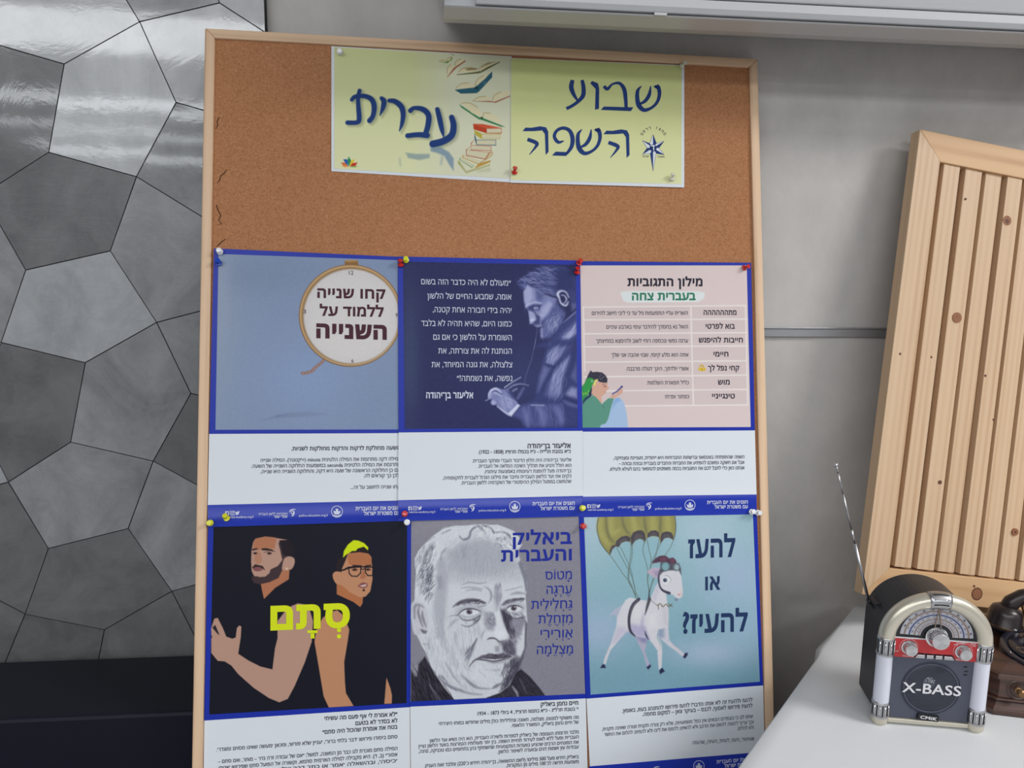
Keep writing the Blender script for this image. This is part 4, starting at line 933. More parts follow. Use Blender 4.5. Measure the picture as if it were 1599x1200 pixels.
body = [(500, 30), (620, 55), (720, 75), (790, 20), (830, -60), (890, -200), (985, -100), (985, 20), (1015, 160), (1020, 300), (1010, 450), (960, 440), (880, 460), (860, 560), (900, 660), (935, 730), (930, 860), (925, 970), (890, 1000), (880, 900), (870, 740), (800, 640), (740, 575), (640, 560), (560, 545), (490, 490), (450, 490), (380, 570), (300, 670), (240, 740), (200, 850), (180, 920), (150, 920), (160, 850), (210, 740), (250, 640), (290, 520), (320, 420), (330, 300), (390, 160), (440, 70)]
A.poly(body, GO, 1, 1.1)
A.poly([(330, 420), (420, 430), (490, 480), (380, 560), (300, 650), (260, 640)], (184, 182, 206), .7, 5); A.poly([(500, 380), (700, 420), (740, 570), (600, 560), (500, 500)], (166, 164, 198), .8, 5); A.line([(680, 260), (665, 400), (700, 480), (760, 580)], [14, 36, 36, 14], (158, 160, 192), .7, 3)
A.poly([(920, 60), (1010, 200), (1015, 400), (960, 430), (930, 250)], (192, 190, 200), .6, 5); A.poly([(560, 120), (660, 110), (660, 300), (560, 320), (530, 220)], (214, 216, 222), .7, 5); A.poly([(750, 250), (850, 250), (860, 420), (760, 440)], (216, 220, 226), .7, 6)
A.line([(880, 560), (920, 680), (900, 780), (900, 950)], [12, 26, 20, 14], (208, 200, 206), .8, 1.5); A.line([(1030, 660), (1120, 710), (1210, 790)], [20, 24, 14], (206, 198, 206), .8, 1.5); A.line([(230, 700), (190, 800), (160, 910)], [16, 14, 12], (204, 196, 206), .8, 1.5)
for q in ([(105, 975), (135, 925), (165, 930), (180, 975)], [(725, 965), (775, 925), (785, 955), (745, 998)], [(895, 1005), (935, 970), (970, 1018), (905, 1058)], [(1212, 830), (1240, 775), (1278, 770), (1272, 805), (1240, 848)]): A.poly(q, (44, 46, 78), 1, .9)
A.line([(620, 55), (545, 130), (500, 250), (490, 370), (510, 480), (570, 548)], [44, 44, 40, 36, 34, 16], (66, 68, 84), 1, .8); A.line([(600, 70), (530, 180), (508, 280)], [12, 14, 10], (128, 128, 124), .6, 1.2)
A.line([(765, 50), (735, 150), (705, 262)], [44, 34, 8], (74, 76, 88), 1, .8); A.line([(705, 480), (720, 540), (750, 590)], [6, 20, 10], (60, 62, 84), 1, .8); A.line([(750, 70), (730, 150)], 10, (120, 120, 118), .6, 1)
A.line([(810, 20), (840, 90), (880, 140)], 6, (120, 116, 108), .8, .7)
A.z(8, 925, 800)
# neck and head
A.poly([(830, 880), (900, 1000), (925, 1060), (930, 1150), (760, 1150), (750, 1040), (790, 930)], GO, 1, 1.2); A.poly([(790, 930), (840, 900), (830, 1000), (790, 1120), (752, 1060)], (186, 186, 206), .6, 3)
A.poly([(685, 745), (760, 700), (840, 705), (855, 760), (830, 820), (790, 828), (730, 790)], (184, 170, 192), 1, 1, sm=True); A.poly([(760, 740), (830, 730), (830, 800), (790, 810)], (150, 140, 172), .7, 2.5)
A.poly([(850, 700), (1000, 690), (1090, 740), (1110, 800), (1122, 900), (1130, 990), (1115, 1060), (1085, 1085), (1050, 1075), (1000, 1030), (920, 1020), (850, 950), (825, 860), (835, 780)], GO, 1, 1, sm=False)
A.poly([(1040, 1075), (1075, 1085), (1060, 1115), (1030, 1115), (1025, 1080)], (128, 138, 166), 1, 1); A.poly([(1080, 990), (1130, 980), (1120, 1060), (1080, 1070)], (214, 196, 200), .7, 2.5); A.ell(1080, 1032, 14, 8, (196, 128, 128), .9, 1)
A.line([(845, 720), (828, 820), (840, 920), (880, 980), (960, 1015)], [10, 22, 20, 26, 36], (66, 66, 86), 1, .8); A.ell(925, 850, 58, 55, (216, 220, 226), 1, 1); A.line([(890, 800), (935, 795), (975, 830), (975, 870), (940, 895)], [4, 7, 7, 6, 4], (120, 122, 140), .8, .7)
A.ell(908, 852, 26, 26, (78, 92, 116), 1, .8); A.ell(906, 850, 12, 12, (36, 40, 60), 1, .7); A.ell(914, 844, 5, 5, (224, 228, 236), .9, .5)
A.poly([(745, 635), (790, 580), (850, 548), (920, 550), (960, 580), (1000, 570), (1040, 600), (1050, 650), (1000, 690), (960, 650), (900, 640), (850, 625), (790, 640)], (84, 62, 80), 1, 1, sm=True)
A.ell(890, 590, 46, 28, (112, 74, 92), .8, 2); A.ell(1000, 605, 28, 26, (120, 78, 96), .8, 2); A.poly([(850, 625), (930, 640), (1080, 640), (1105, 700), (1110, 790), (1080, 730), (960, 730), (880, 750), (845, 790)], (84, 86, 98), 1, 1)
A.ell(912, 680, 52, 56, (102, 128, 136), 1, 1); A.ell(915, 682, 42, 46, (124, 164, 176), 1, 1); A.ell(1048, 690, 42, 50, (108, 120, 124), 1, 1); A.ell(1054, 690, 28, 34, (150, 176, 186), 1, 1); A.ell(800, 650, 40, 18, (150, 172, 190), .5, 2)
A.z(1, 0, 0); A.line([(1013, 934), (1020, 941), (1026, 946)], .9, (110, 108, 104), .8, .5)
A.line([(1027, 946), (1031, 943), (1035, 948), (1040, 944), (1044, 948), (1049, 944)], 1.3, (96, 88, 60), .9, .5); A.line([(1028, 946), (1028, 952)], 1.2, (96, 88, 60), .9, .5); A.line([(1043, 943), (1050, 948)], 1.1, (96, 88, 60), .9, .5)
A.grain(1.2); A.build()
T = Print(P, 'heading', M['navy_txt'], 0.0006)
T.text('להעז', 1148.3, 868.8, 1074.7, 871.3, 27, .03); T.text('או', 1125, 920.5, 1101.3, 921.6, 19.5, .03); T.text('להעיז?', 1167.7, 985, 1065.7, 989, 27, .03); T.build()
T = Print(P, 'lettering', M['txt'])
T.text('להעז ולהעיז זה לא אותו הדבר! להעז פירושו להתנהג בעוז, באומץ.', 1175, 1096, 971.4, 1113.6, 5.2, .02); T.text('להעיז פירושו לאסוף, לכנס – בעיקר צאן – למקום מחסה.', 1175, 1105, 1003.4, 1119, 5.2, .02)
T.text('שימו לב כי בצמדים הבאים אין כפל משמעויות, אלא רק צורה תקנית וצורה שאינה תקנית,', 1176, 1121.6, 940, 1142, 4.7); T.text('וכך צריך להגות: להאט את הרכב ולא להאיט; להמס את ליבו ולא להמיס; להלום את החשד', 1176.6, 1130.4, 943.6, 1150.4, 4.7)
T.text('ולא להלים.', 1177, 1139, 1151.4, 1141, 4.7); T.text('#עיטור_העוז_לעזית_העיזה_שהעזה', 1177.6, 1156.4, 1081.6, 1163, 4.7); T.build()
footer(P, 1185, 1187.5, 1.0, -.085)

# ---- first row
# upper left: big pocket watch
P = Poster('poster', [((333.9, 388), (629, 401.5)), ((326.7, 678), (629, 676.7)), ((324.4, 789), (638, 781.7)), ((324.8, 823.8), (638, 813.8))], 0.0026,
           'upper left poster with a big round pocket watch face on a pale blue ground', GRP, wave=bulge(803, -.03, 0.0015, 11))
P.border([(333.9, 388), (629, 401.5), (629, 676.7), (326.7, 678)], [(341.3, 397), (620.8, 406.8), (622, 670.8), (336.5, 671.3)])
P.quad('foot_band', [(324.5, 789), (638, 781.7), (638, 813.8), (324.9, 823.8)], M['band'], 0.0002)
A = P.art([(341.2, 396.8), (621, 406.6), (622.2, 671), (336.4, 671.5)], 1.1)
X, Y = A.X, A.Y
A.C[:] = (130, 148, 180)
def blob(cx, cy, rx, ry, c, a):
    w = (a * np.exp(-((A.X - cx) / rx) ** 2 - ((A.Y - cy) / ry) ** 2))[..., None]; A.C[:] = A.C * (1 - w) + np.array(c, float) * w
blob(340, 540, 50, 160, (140, 156, 180), .8); blob(480, 590, 90, 70, (136, 158, 196), .8); blob(400, 430, 120, 30, (122, 140, 168), .6); blob(600, 640, 60, 50, (124, 146, 178), .7)
blob(345, 440, 16, 120, (150, 164, 186), .6)
A.z(3.75, 320, 370)
A.poly([(410, 1045), (520, 1030), (600, 1022), (720, 1040), (600, 1055), (420, 1062)], (116, 131, 163), .5, 2.6); A.poly([(320, 1080), (420, 1045), (520, 1030), (430, 1060)], (112, 126, 158), .5, 2)
GD, GL = (150, 118, 78), (196, 164, 118)
A.poly([(818, 140), (895, 138), (899, 165), (880, 175), (835, 172), (818, 162)], (140, 104, 62)); A.ell(856, 142, 36, 7, (176, 138, 90), .9, .8)
A.ell(852, 462, 302, 300, (118, 86, 56), 1, .8); A.ell(852, 461, 297, 295, GL, 1, 1); A.ell(853, 463, 288, 286, GD, 1, .8); A.ell(856, 465, 282, 278, (150, 130, 106), 1, .8)
A.ell(858, 466, 279, 275, (206, 204, 206), 1, 2); A.ell(860, 470, 250, 250, (212, 212, 214), .8, 14); A.ell(860, 560, 200, 150, (214, 210, 210), .5, 16)
for i, (cx, cy) in enumerate([(690, 728), (675, 744), (658, 756), (642, 770), (630, 784), (612, 792), (594, 797), (574, 800)]):
    A.ell(cx, cy, 13, 9, (140, 104, 96), 1, .7, -.7 + i * .12); A.ell(cx, cy, 7, 4, (176, 150, 140), 1, .7, -.7 + i * .12)
A.grain(1.0); A.build()
T = Print(P, 'watch_lettering', M['brown_txt'], 0.0006)
T.text('קחו שנייה', 601.9, 466.5, 495.5, 464.7, 13.6, .035); T.text('ללמוד על', 599.2, 494.5, 499.2, 492.7, 13.6, .035); T.text('השנייה', 604, 529.5, 493.9, 526.8, 20, .05)
T.text('12', 551.8, 429.5, 544.8, 429.2, 6.5, 0, True, .72); T.text('6', 552.2, 566.5, 548.8, 566.4, 6.0, 0, True, .72); T.text('3', 478, 490, 473.4, 490, 6.5, 0, True, .72); T.text('9', 621, 495.6, 617.5, 495.6, 6.5, 0, True, .72); T.build()
T = Print(P, 'lettering', M['txt'])
T.text('השעה מחולקת לדקות והדקות מחולקות לשניות.', 625, 702.4, 455, 703.8, 5.3, .025)
T.text("המילה דקה מתרגמת את המילה הלטינית minuta (=׳קטנה׳). המילה שנייה", 626, 719.4, 407, 721.8, 4.9); T.text('מתרגמת את המילה הלטינית secunda במשמעות החלוקה השנייה של השעה.', 625, 728.2, 392.5, 731, 4.9)
T.text('אם כן החלוקה הראשונה של שעה היא דקה, והחלוקה השנייה היא שנייה,', 625, 736.9, 407, 739.6, 4.9); T.text('לכן כך קוראים לה.', 623, 745.3, 568, 746, 4.9); T.text('קחו שנייה לחשוב על זה...', 625, 763, 547.3, 764, 4.9); T.build()
footer(P, 624.5, 796.3, 1.05, -.016)

# upper right: dictionary table
P = Poster('poster', [((905, 408), (1173, 410.5)), ((908.8, 674.5), (1178.8, 672.5)), ((910.4, 776), (1181.4, 772.5)), ((904.5, 808.3), (1181.6, 803.5))], 0.0030,
           'upper right pink poster with a table of phrases and a girl holding a phone', GRP, wave=bulge(791, -.02, 0.0016, 10))
P.border([(905, 408), (1173, 410.5), (1178.8, 672.5), (908.8, 674.5)], [(906.3, 415), (1165.8, 415), (1172, 667), (909.5, 668)])
P.quad('foot_band', [(908, 776), (1181.4, 772.5), (1181.6, 803.5), (904.5, 808.3)], M['band'], 0.0002)
A = P.art([(906.2, 414.8), (1166, 414.8), (1172.2, 667.2), (909.4, 668.2)], 1.5)
A.C[:] = (216, 202, 202)
A.z(4, 890, 390)
A.poly([(85, 360), (1098, 352), (1112, 970), (90, 975)], (210, 196, 197), 1, 1)
LC = (228, 223, 221)
A.line([(82, 360), (1096, 350)], 9, LC, 1, .5, False); A.line([(1096, 350), (1110, 972)], 8, LC, 1, .5, False); A.line([(84, 360), (93, 760)], 8, LC, 1, .5, False); A.line([(755, 358), (771, 970)], 9, LC, 1, .5, False)
for yr, yl in ((434, 440), (519, 526), (602, 608), (695, 704), (784, 796), (874, 884), (970, 980)): A.line([(1104, yr), (92, yl)], 9, LC, 1, .5, False)
A.poly([(312, 265), (380, 258), (800, 260), (842, 268), (838, 305), (800, 328), (360, 332), (330, 318), (322, 290)], (218, 226, 228), 1, 1.4)
A.z(10.436, 900, 560)
A.poly([(82, 620), (560, 560), (820, 760), (840, 1140), (82, 1140)], (214, 200, 200), 0, 1)
A.poly([(385, 1140), (390, 1085), (480, 1060), (600, 700), (640, 650), (700, 645), (760, 690), (800, 800), (830, 960), (842, 1140)], (164, 192, 226), 1, .6); A.poly([(600, 700), (640, 650), (700, 645), (720, 690), (640, 730), (590, 820)], (134, 172, 218), .9, 2)
A.poly([(545, 625), (590, 590), (640, 590), (720, 500), (765, 505), (745, 570), (690, 600), (640, 640), (600, 655)], (210, 166, 148), 1, .6)
A.poly([(250, 430), (330, 380), (400, 390), (500, 400), (512, 440), (535, 490), (515, 505), (490, 530), (475, 570), (440, 600), (410, 620), (420, 740), (380, 700), (320, 640), (245, 580)], (212, 168, 150), 1, .6)
A.poly([(160, 340), (205, 240), (235, 195), (262, 225), (330, 218), (420, 230), (480, 280), (508, 340), (500, 398), (440, 395), (380, 385), (340, 360), (300, 380), (240, 430), (200, 520), (140, 400)], (56, 54, 70), 1, .6)
A.line([(415, 250), (370, 318)], 6, (150, 152, 170), .9, .5); A.line([(460, 290), (390, 345)], 8, (150, 152, 170), .9, .5)
A.line([(415, 440), (440, 422), (480, 425)], [4, 9, 5], (96, 72, 70), .9, .5); A.ell(465, 458, 16, 10, (88, 66, 70), .9, .6); A.line([(450, 560), (470, 545)], 7, (186, 124, 116), .9, .6)
A.poly([(90, 780), (130, 700), (215, 620), (280, 600), (330, 640), (420, 750), (440, 720), (520, 650), (610, 650), (560, 820), (520, 980), (480, 1060), (400, 1085), (380, 1140), (90, 1140)], (92, 150, 134), 1, .6); A.line([(420, 750), (440, 790), (445, 840)], [4, 14, 4], (70, 124, 108), .8, 1)
A.poly([(100, 690), (130, 640), (215, 590), (270, 580), (230, 620), (140, 700), (95, 770)], (38, 64, 96), 1, .6); A.poly([(200, 560), (245, 440), (255, 500), (240, 600), (215, 640)], (30, 44, 72), 1, .6)
A.poly([(88, 460), (135, 400), (160, 345), (210, 312), (270, 325), (300, 370), (260, 440), (230, 520), (190, 600), (130, 650), (95, 710), (88, 600)], (52, 150, 78), 1, .7)
A.poly([(288, 385), (300, 350), (350, 335), (355, 350), (310, 385), (320, 430), (290, 445), (275, 430)], (226, 214, 116), 1, .6); A.ell(256, 370, 17, 17, (214, 222, 200), .9, .6); A.ell(256, 370, 8, 8, (60, 80, 70), 1, .5)
A.line([(95, 545), (112, 600), (140, 560), (160, 580), (205, 520)], 8, (198, 222, 84), .95, .5); A.line([(590, 580), (660, 540), (745, 460)], [18, 20, 22], (66, 60, 130), 1, .6, False); A.ell(740, 460, 16, 14, (60, 54, 120), 1, .6)
A.z(1, 0, 0); A.ell(1093.6, 577, 3.4, 2.9, (216, 186, 66), 1, .5); A.ell(1098.8, 577.2, 3.4, 2.9, (216, 186, 66), 1, .5); A.line([(1093, 572.5), (1096, 570.5), (1098.6, 573)], 2.2, (206, 172, 62), 1, .5); A.line([(1096, 574), (1096.4, 580)], .8, (140, 112, 50), .8, .4)
A.build()
T = Print(P, 'heading', M['txtb'], 0.0006); T.text('מילון התגוביות', 1097, 446.8, 980, 446.6, 11.2, .035)
rows = (('מתהההההה', 1150, 1098.8, 492), ('בוא לפרטי', 1147.5, 1102, 513.5), ('חייבות להיפגש', 1160, 1091.3, 535), ('חיימי', 1137.5, 1114.3, 557), ('קחי נפל לך', 1154.5, 1105.5, 578.8), ('מוש', 1139.5, 1121.3, 600.8), ('טינגייניי', 1147.5, 1112, 622.5))
for s, r, l, y in rows: T.text(s, r, y, l, y, 7.0, .025)
T.build()
T = Print(P, 'green_heading', M['green_txt'], 0.0006); T.text('בעברית צחה', 1086.3, 468.5, 987, 468.7, 10.6, .035); T.build()
T = Print(P, 'lettering', M['txt'], 0.0006)
for s, r, l, y in (('השרית עליי התפעמות גיל עד כי ליבי חישב להירום', 1073.8, 924.3, 491.8), ('הואל נא בחסדך להידבר עימי בארבע עיניים', 1074.2, 947, 513.3), ('ערגה נפשי ונכספה רוחי לשוב ולהימצא במחיצתך', 1074.6, 930.8, 535.2),
                   ('אתה הוא סלע קיומי, שבוי אהבה אני שלך', 1075, 954.5, 557.2), ('אשרי יולדתך, הינך דגולה מרבבה', 1075.3, 979, 578.8), ('כליל תפארת השלמות', 1075.8, 1011, 600.6), ('כפתור ופרח!', 1076.2, 1038.8, 622.4)): T.text(s, r, y, l, y + .3, 5.3)
T.text('השפה שהתפתחה בווטסאפ וברשתות החברתיות היא ייחודית, מעניינת ומצחיקה,', 1162.4, 716.2, 958.2, 718.2, 4.7); T.text('אבל אם חשקה נפשכם להפתיע את החברות והחברים בעברית גבוהה גבוהה –', 1162.4, 724.8, 966, 726.8, 4.7)
T.text('אנחנו כאן כדי לתבל לכם את התגוביות בכמה משפטים להתפאר בהם לעילא ולעילא.', 1162.6, 733.3, 951.7, 735.6, 4.7); T.build()
footer(P, 1167.8, 786.8, 0.965, -.012)

# upper middle: bearded man writing, dark blue
P = Poster('poster', [((621.6, 400.7), (905.8, 407)), ((622.4, 675.8), (909.7, 673.2)), ((621.6, 781.5), (910.5, 774.7)), ((621.8, 814.4), (904.7, 806.7))], 0.0046,
           'upper middle dark blue poster with a bearded man writing beside a white quotation', GRP, wave=bulge(795, -.02, 0.0018, 10))
P.border([(621.6, 400.7), (905.8, 407), (909.7, 673.2), (622.4, 675.8)], [(629.4, 409), (898.8, 414), (902, 668), (632, 669.9)])
P.quad('foot_band', [(621.6, 781.5), (910.5, 774.7), (904.7, 806.7), (621.8, 814.4)], M['band'], 0.0002)
A = P.art([(629.3, 408.8), (899, 413.8), (902.2, 668.2), (631.9, 670.1)])
A.C[:] = (47, 52, 98)
def blob(cx, cy, rx, ry, c, a):
    w = (a * np.exp(-((A.X - cx) / rx) ** 2 - ((A.Y - cy) / ry) ** 2))[..., None]; A.C[:] = A.C * (1 - w) + np.array(c, float) * w
blob(640, 560, 16, 110, (66, 80, 118), .6); blob(820, 590, 60, 50, (56, 66, 116), .6)
A.z(8.57, 780, 405)
K1, K2, K3, K4 = (70, 78, 132), (104, 112, 164), (150, 158, 200), (186, 194, 226)
# hair and head mass
A.poly([(240, 300), (330, 230), (440, 150), (560, 90), (700, 80), (880, 100), (1000, 200), (1030, 300), (1030, 620), (960, 600), (900, 440), (780, 430), (700, 480), (560, 420), (440, 380), (380, 340), (320, 420), (270, 400)], (60, 68, 120), .95, 2.2)
A.poly([(700, 120), (980, 140), (1010, 420), (900, 420), (780, 400), (700, 300)], (46, 54, 104), .7, 6)
A.hatch([(250, 300), (440, 150), (600, 90), (760, 100), (740, 440), (560, 420), (420, 370), (330, 400)], 10, 130, 150, 8, K2, .6, .25, .12); A.hatch([(300, 270), (520, 120), (700, 100), (600, 330), (450, 360)], 15, 100, 60, 7, K3, .5, .25, .15)
A.hatch([(520, 380), (760, 400), (780, 500), (620, 500)], 18, 120, 50, 8, K2, .6, .15, .05); A.line([(250, 300), (300, 270), (340, 300), (320, 400)], [10, 30, 26, 8], K2, .7, 1.5)
# face
A.poly([(320, 440), (370, 340), (430, 370), (520, 400), (620, 480), (760, 530), (740, 640), (660, 760), (570, 830), (560, 900), (500, 905), (455, 870), (405, 865), (400, 800), (385, 700), (345, 640), (330, 560)], (112, 120, 170), 1, 1.8)
A.poly([(325, 440), (375, 345), (430, 400), (440, 520), (400, 600), (360, 640), (330, 560)], K3, .85, 3); A.poly([(440, 400), (480, 400), (500, 560), (440, 570)], K3, .5, 4); A.poly([(480, 400), (600, 480), (560, 560), (490, 540)], (70, 78, 132), .7, 5)
A.line([(345, 640), (400, 600), (470, 578), (560, 590)], [8, 16, 16, 8], K4, .6, 1.5); A.poly([(370, 650), (450, 610), (560, 610), (530, 680), (440, 690), (400, 670)], (54, 60, 110), .9, 2); A.ell(488, 655, 32, 18, K3, 1, 1.2); A.ell(490, 655, 9, 10, (70, 78, 130), 1, .8)
A.line([(330, 668), (380, 672), (450, 700), (540, 745)], [6, 10, 10, 6], (52, 58, 108), .9, 1); A.line([(345, 660), (335, 685)], 6, K2, .8, .8)
A.poly([(390, 700), (430, 700), (480, 760), (490, 810), (440, 850), (408, 865), (404, 800)], K3, .8, 2); A.ell(440, 815, 34, 20, K4, .6, 2.5); A.poly([(480, 730), (540, 760), (540, 870), (470, 880), (450, 850), (495, 810)], (56, 62, 112), .85, 2.5)
A.poly([(570, 650), (660, 560), (710, 600), (640, 740), (575, 800), (540, 740)], K3, .8, 4); A.line([(470, 890), (520, 905), (570, 880)], [8, 14, 8], K3, .6, 1.5); A.line([(500, 720), (560, 760)], 12, K4, .5, 2)
# beard and cheek
A.poly([(570, 830), (660, 740), (740, 600), (800, 620), (880, 720), (850, 850), (760, 960), (680, 1060), (560, 1060), (540, 940), (590, 900)], (76, 84, 138), .95, 4)
A.hatch([(580, 840), (740, 640), (870, 720), (840, 860), (680, 1040), (560, 1040), (550, 930)], 110, 110, 160, 8, K2, .55, .25, .15); A.hatch([(620, 860), (720, 760), (820, 780), (760, 920), (640, 980)], 115, 90, 60, 8, K3, .45, .3, .15)
A.poly([(560, 930), (580, 930), (580, 1050), (550, 1040)], K3, .7, 2.5); A.hatch([(700, 520), (780, 540), (790, 640), (730, 640)], 60, 60, 40, 9, K2, .5)
# ear
for q, w_ in (([(800, 520), (780, 470), (800, 435), (850, 425), (895, 450), (925, 510)], [24, 34, 30, 18, 16, 10]), ([(830, 480), (870, 490), (895, 530), (885, 570), (850, 600)], [8, 12, 18, 12, 8]), ([(805, 545), (825, 590), (870, 620), (900, 610), (920, 570)], [22, 22, 24, 24, 12])): A.line(q, w_, K4, .9, 1.3)
# coat
A.poly([(1035, 690), (900, 800), (800, 900), (690, 1090), (640, 1180), (560, 1400), (1060, 1400), (1060, 690)], (60, 68, 122), 1, 2.5); A.line([(1025, 700), (940, 775), (850, 850)], [10, 9, 5], K3, .8, 1.2)
A.poly([(960, 600), (1030, 590), (1030, 650), (970, 690)], K2, .7, 4); A.poly([(900, 950), (1030, 830), (1030, 980), (940, 1080), (820, 1110), (830, 1020)], K2, .8, 6); A.hatch([(830, 1080), (1030, 860), (1030, 960), (920, 1080)], 128, 150, 60, 10, K3, .4, .1)
A.poly([(655, 1150), (670, 1100), (695, 1130), (690, 1165)], K4, .9, 1.5)
A.line([(505, 930), (490, 1040), (462, 1200)], 5, K3, .7, .8)
A.z(8.275, 750, 530)
A.line([(718, 0), (660, 260), (590, 470), (570, 570)], 5, K3, .7, .8)
A.poly([(700, 100), (870, 110), (800, 330), (740, 600), (700, 780), (560, 850), (520, 1000), (560, 1130), (1260, 1130), (1260, 0), (900, 0)], (58, 66, 120), .9, 4)
A.poly([(880, 170), (950, 100), (1160, 90), (1060, 230), (940, 350), (840, 310)], K2, .75, 4); A.hatch([(880, 180), (960, 110), (1120, 110), (940, 330), (860, 300)], 118, 150, 50, 9, K3, .4, .1); A.line([(830, 320), (900, 345), (960, 350)], [12, 30, 12], (46, 52, 104), .9, 1.8)
A.poly([(820, 340), (900, 380), (860, 480), (790, 600), (740, 680), (770, 480)], K2, .8, 5); A.poly([(960, 400), (1100, 250), (1180, 220), (1130, 420), (1080, 560), (1060, 720), (960, 770), (840, 720), (880, 560)], (88, 98, 152), .9, 6)
A.hatch([(960, 400), (1150, 230), (1080, 600), (1050, 740), (860, 720)], 108, 200, 100, 10, K3, .35, .1); A.line([(1160, 60), (1060, 230), (940, 400), (840, 560), (800, 680)], [16, 26, 30, 26, 10], (50, 56, 108), .8, 3)
A.poly([(1240, 320), (1250, 560), (1170, 480)], K2, .6, 5); A.poly([(1100, 700), (1180, 620), (1255, 640), (1255, 760), (1150, 740)], K3, .7, 5); A.line([(1080, 760), (1160, 780), (1255, 830)], [10, 26, 18], (44, 50, 100), .9, 2.5); A.line([(1080, 800), (1150, 840), (1255, 870)], [10, 34, 26], K2, .7, 3)
A.line([(1240, 0), (1180, 300), (1090, 520), (1080, 700)], [20, 46, 50, 20], (46, 52, 104), .8, 4)
A.poly([(560, 850), (830, 850), (1060, 840), (1100, 1040), (1060, 1130), (600, 1130), (520, 1040), (420, 990), (480, 900)], (78, 86, 142), .9, 5); A.line([(660, 852), (820, 856)], 12, K4, .7, 1.8)
for q in ([(740, 880), (790, 960), (820, 1120)], [(560, 900), (600, 1000), (620, 1120)], [(980, 880), (1020, 960), (1050, 1060)]): A.line(q, [14, 60, 20], K2, .8, 4)
A.line([(680, 900), (700, 1000), (690, 1130)], [20, 60, 40], (54, 62, 114), .8, 5); A.line([(900, 900), (930, 1000), (960, 1100)], [20, 60, 40], (54, 62, 114), .8, 5); A.hatch([(560, 880), (1060, 860), (1060, 1100), (600, 1120)], 80, 160, 70, 10, K2, .35, .12)
# hand, cuff, pen
A.poly([(100, 720), (130, 650), (200, 625), (300, 650), (350, 640), (400, 700), (470, 800), (500, 850), (420, 920), (390, 1000), (340, 970), (260, 900), (200, 850), (150, 850), (135, 820), (150, 770), (110, 770)], (112, 120, 170), 1, 1.6)
A.line([(105, 760), (115, 700), (150, 655), (210, 640), (270, 690)], [10, 18, 22, 22, 8], K4, .9, 1.3); A.line([(130, 770), (140, 710), (190, 690), (280, 740)], [10, 20, 34, 14], K3, .9, 1.6); A.ell(170, 820, 30, 28, K3, .9, 2); A.line([(150, 700), (190, 670), (280, 715)], [6, 8, 6], (54, 60, 112), .9, 1)
A.line([(220, 870), (300, 930), (370, 980)], [8, 20, 14], K4, .9, 1.5); A.poly([(360, 960), (480, 840), (515, 855), (400, 1000)], K4, .95, 1.8); A.hatch([(240, 780), (380, 700), (460, 800), (380, 920), (280, 880)], 60, 100, 60, 9, K3, .5, .3); A.poly([(330, 660), (400, 680), (460, 790), (400, 760)], (60, 68, 122), .8, 3)
A.line([(70, 795), (110, 775)], 10, K3, .9, 1); A.line([(315, 625), (400, 565), (522, 492)], [12, 10, 8], K4, .9, 1); A.line([(360, 640), (430, 600), (520, 580), (620, 598)], [8, 22, 14, 8], K3, .8, 1.5); A.line([(400, 620), (500, 600), (600, 600)], [4, 14, 6], (44, 50, 100), .9, 1.2)
A.line([(420, 670), (470, 640)], 18, K3, .7, 1.5); A.line([(480, 770), (520, 700), (560, 630)], [20, 30, 16], K2, .8, 2.2); A.line([(400, 690), (440, 760), (480, 800)], 14, (54, 60, 112), .8, 1.6)
A.C[:] = (A.C - (50, 56, 104)) * 1.22 + (48, 53, 100); A.grain(1.4); A.build()
T = Print(P, 'quotation', M['white_txt'], 0.0006)
for s, r, yr, l, yl in (('״מעולם לא היה כדבר הזה בשום', 797.8, 446.6, 657.8, 444), ('אומה, שמבוע החיים של הלשון', 798.6, 468.1, 667.3, 466.5), ('יהיה בידי חבורה אחת קטנה,', 798.6, 489.3, 675.9, 487.7), ('כמונו היום, שהיא תהיה לא בלבד', 799.1, 510.2, 657.8, 509.2),
                        ('השומרת על הלשון כי אם גם', 799.1, 531.6, 676.6, 530.8), ('הנותנת לה את צורתה, את', 799.1, 552.8, 684.4, 552.3), ('צלצולה, את גונה המיוחד, את', 799.9, 574, 674, 573.7), ('נפשה, את נשמתה!״', 799.9, 595.2, 713.3, 595.2)): T.text(s, r, yr, l, yl, 8.0, .004)
T.text('אליעזר בן־יהודה', 739.2, 622, 665.5, 622, 8.6, .03); T.build()
T = Print(P, 'lettering', M['txt'], 0.0004)
T.text('אליעזר בן־יהודה', 891.5, 699.7, 823.8, 700.2, 6.4, .035); T.text('כ״א בטבת תרי״ח - כ״ז בכסלו תרפ״ג (1858 - 1922)', 891.5, 707.6, 748, 708.8, 4.7, .025)
for s, yr, l, yl in (('אליעזר בן־יהודה היה חלוץ הדיבור העברי ומחקר העברית.', 721, 737.4, 722.7), ('הוא חולל והניע את תהליך השיבה המלאה אל העברית.', 729.5, 746.7, 731), ('בן־יהודה פעל להפצת רעיונותיו באמצעות עיתוניו,', 737.9, 756.4, 739.4),
                     ('הקים את ועד הלשון העברית וחיבר את מילונו הגדול לעברית לתקופותיה,', 746.2, 691.4, 749.5), ('שהמשכו במפעל המילון ההיסטורי של האקדמיה ללשון העברית.', 754.5, 720, 757.2)): T.text(s, 892.2, yr, l, yl, 4.8)
T.build()
footer(P, 897.5, 788.7, 1.0, -.017)

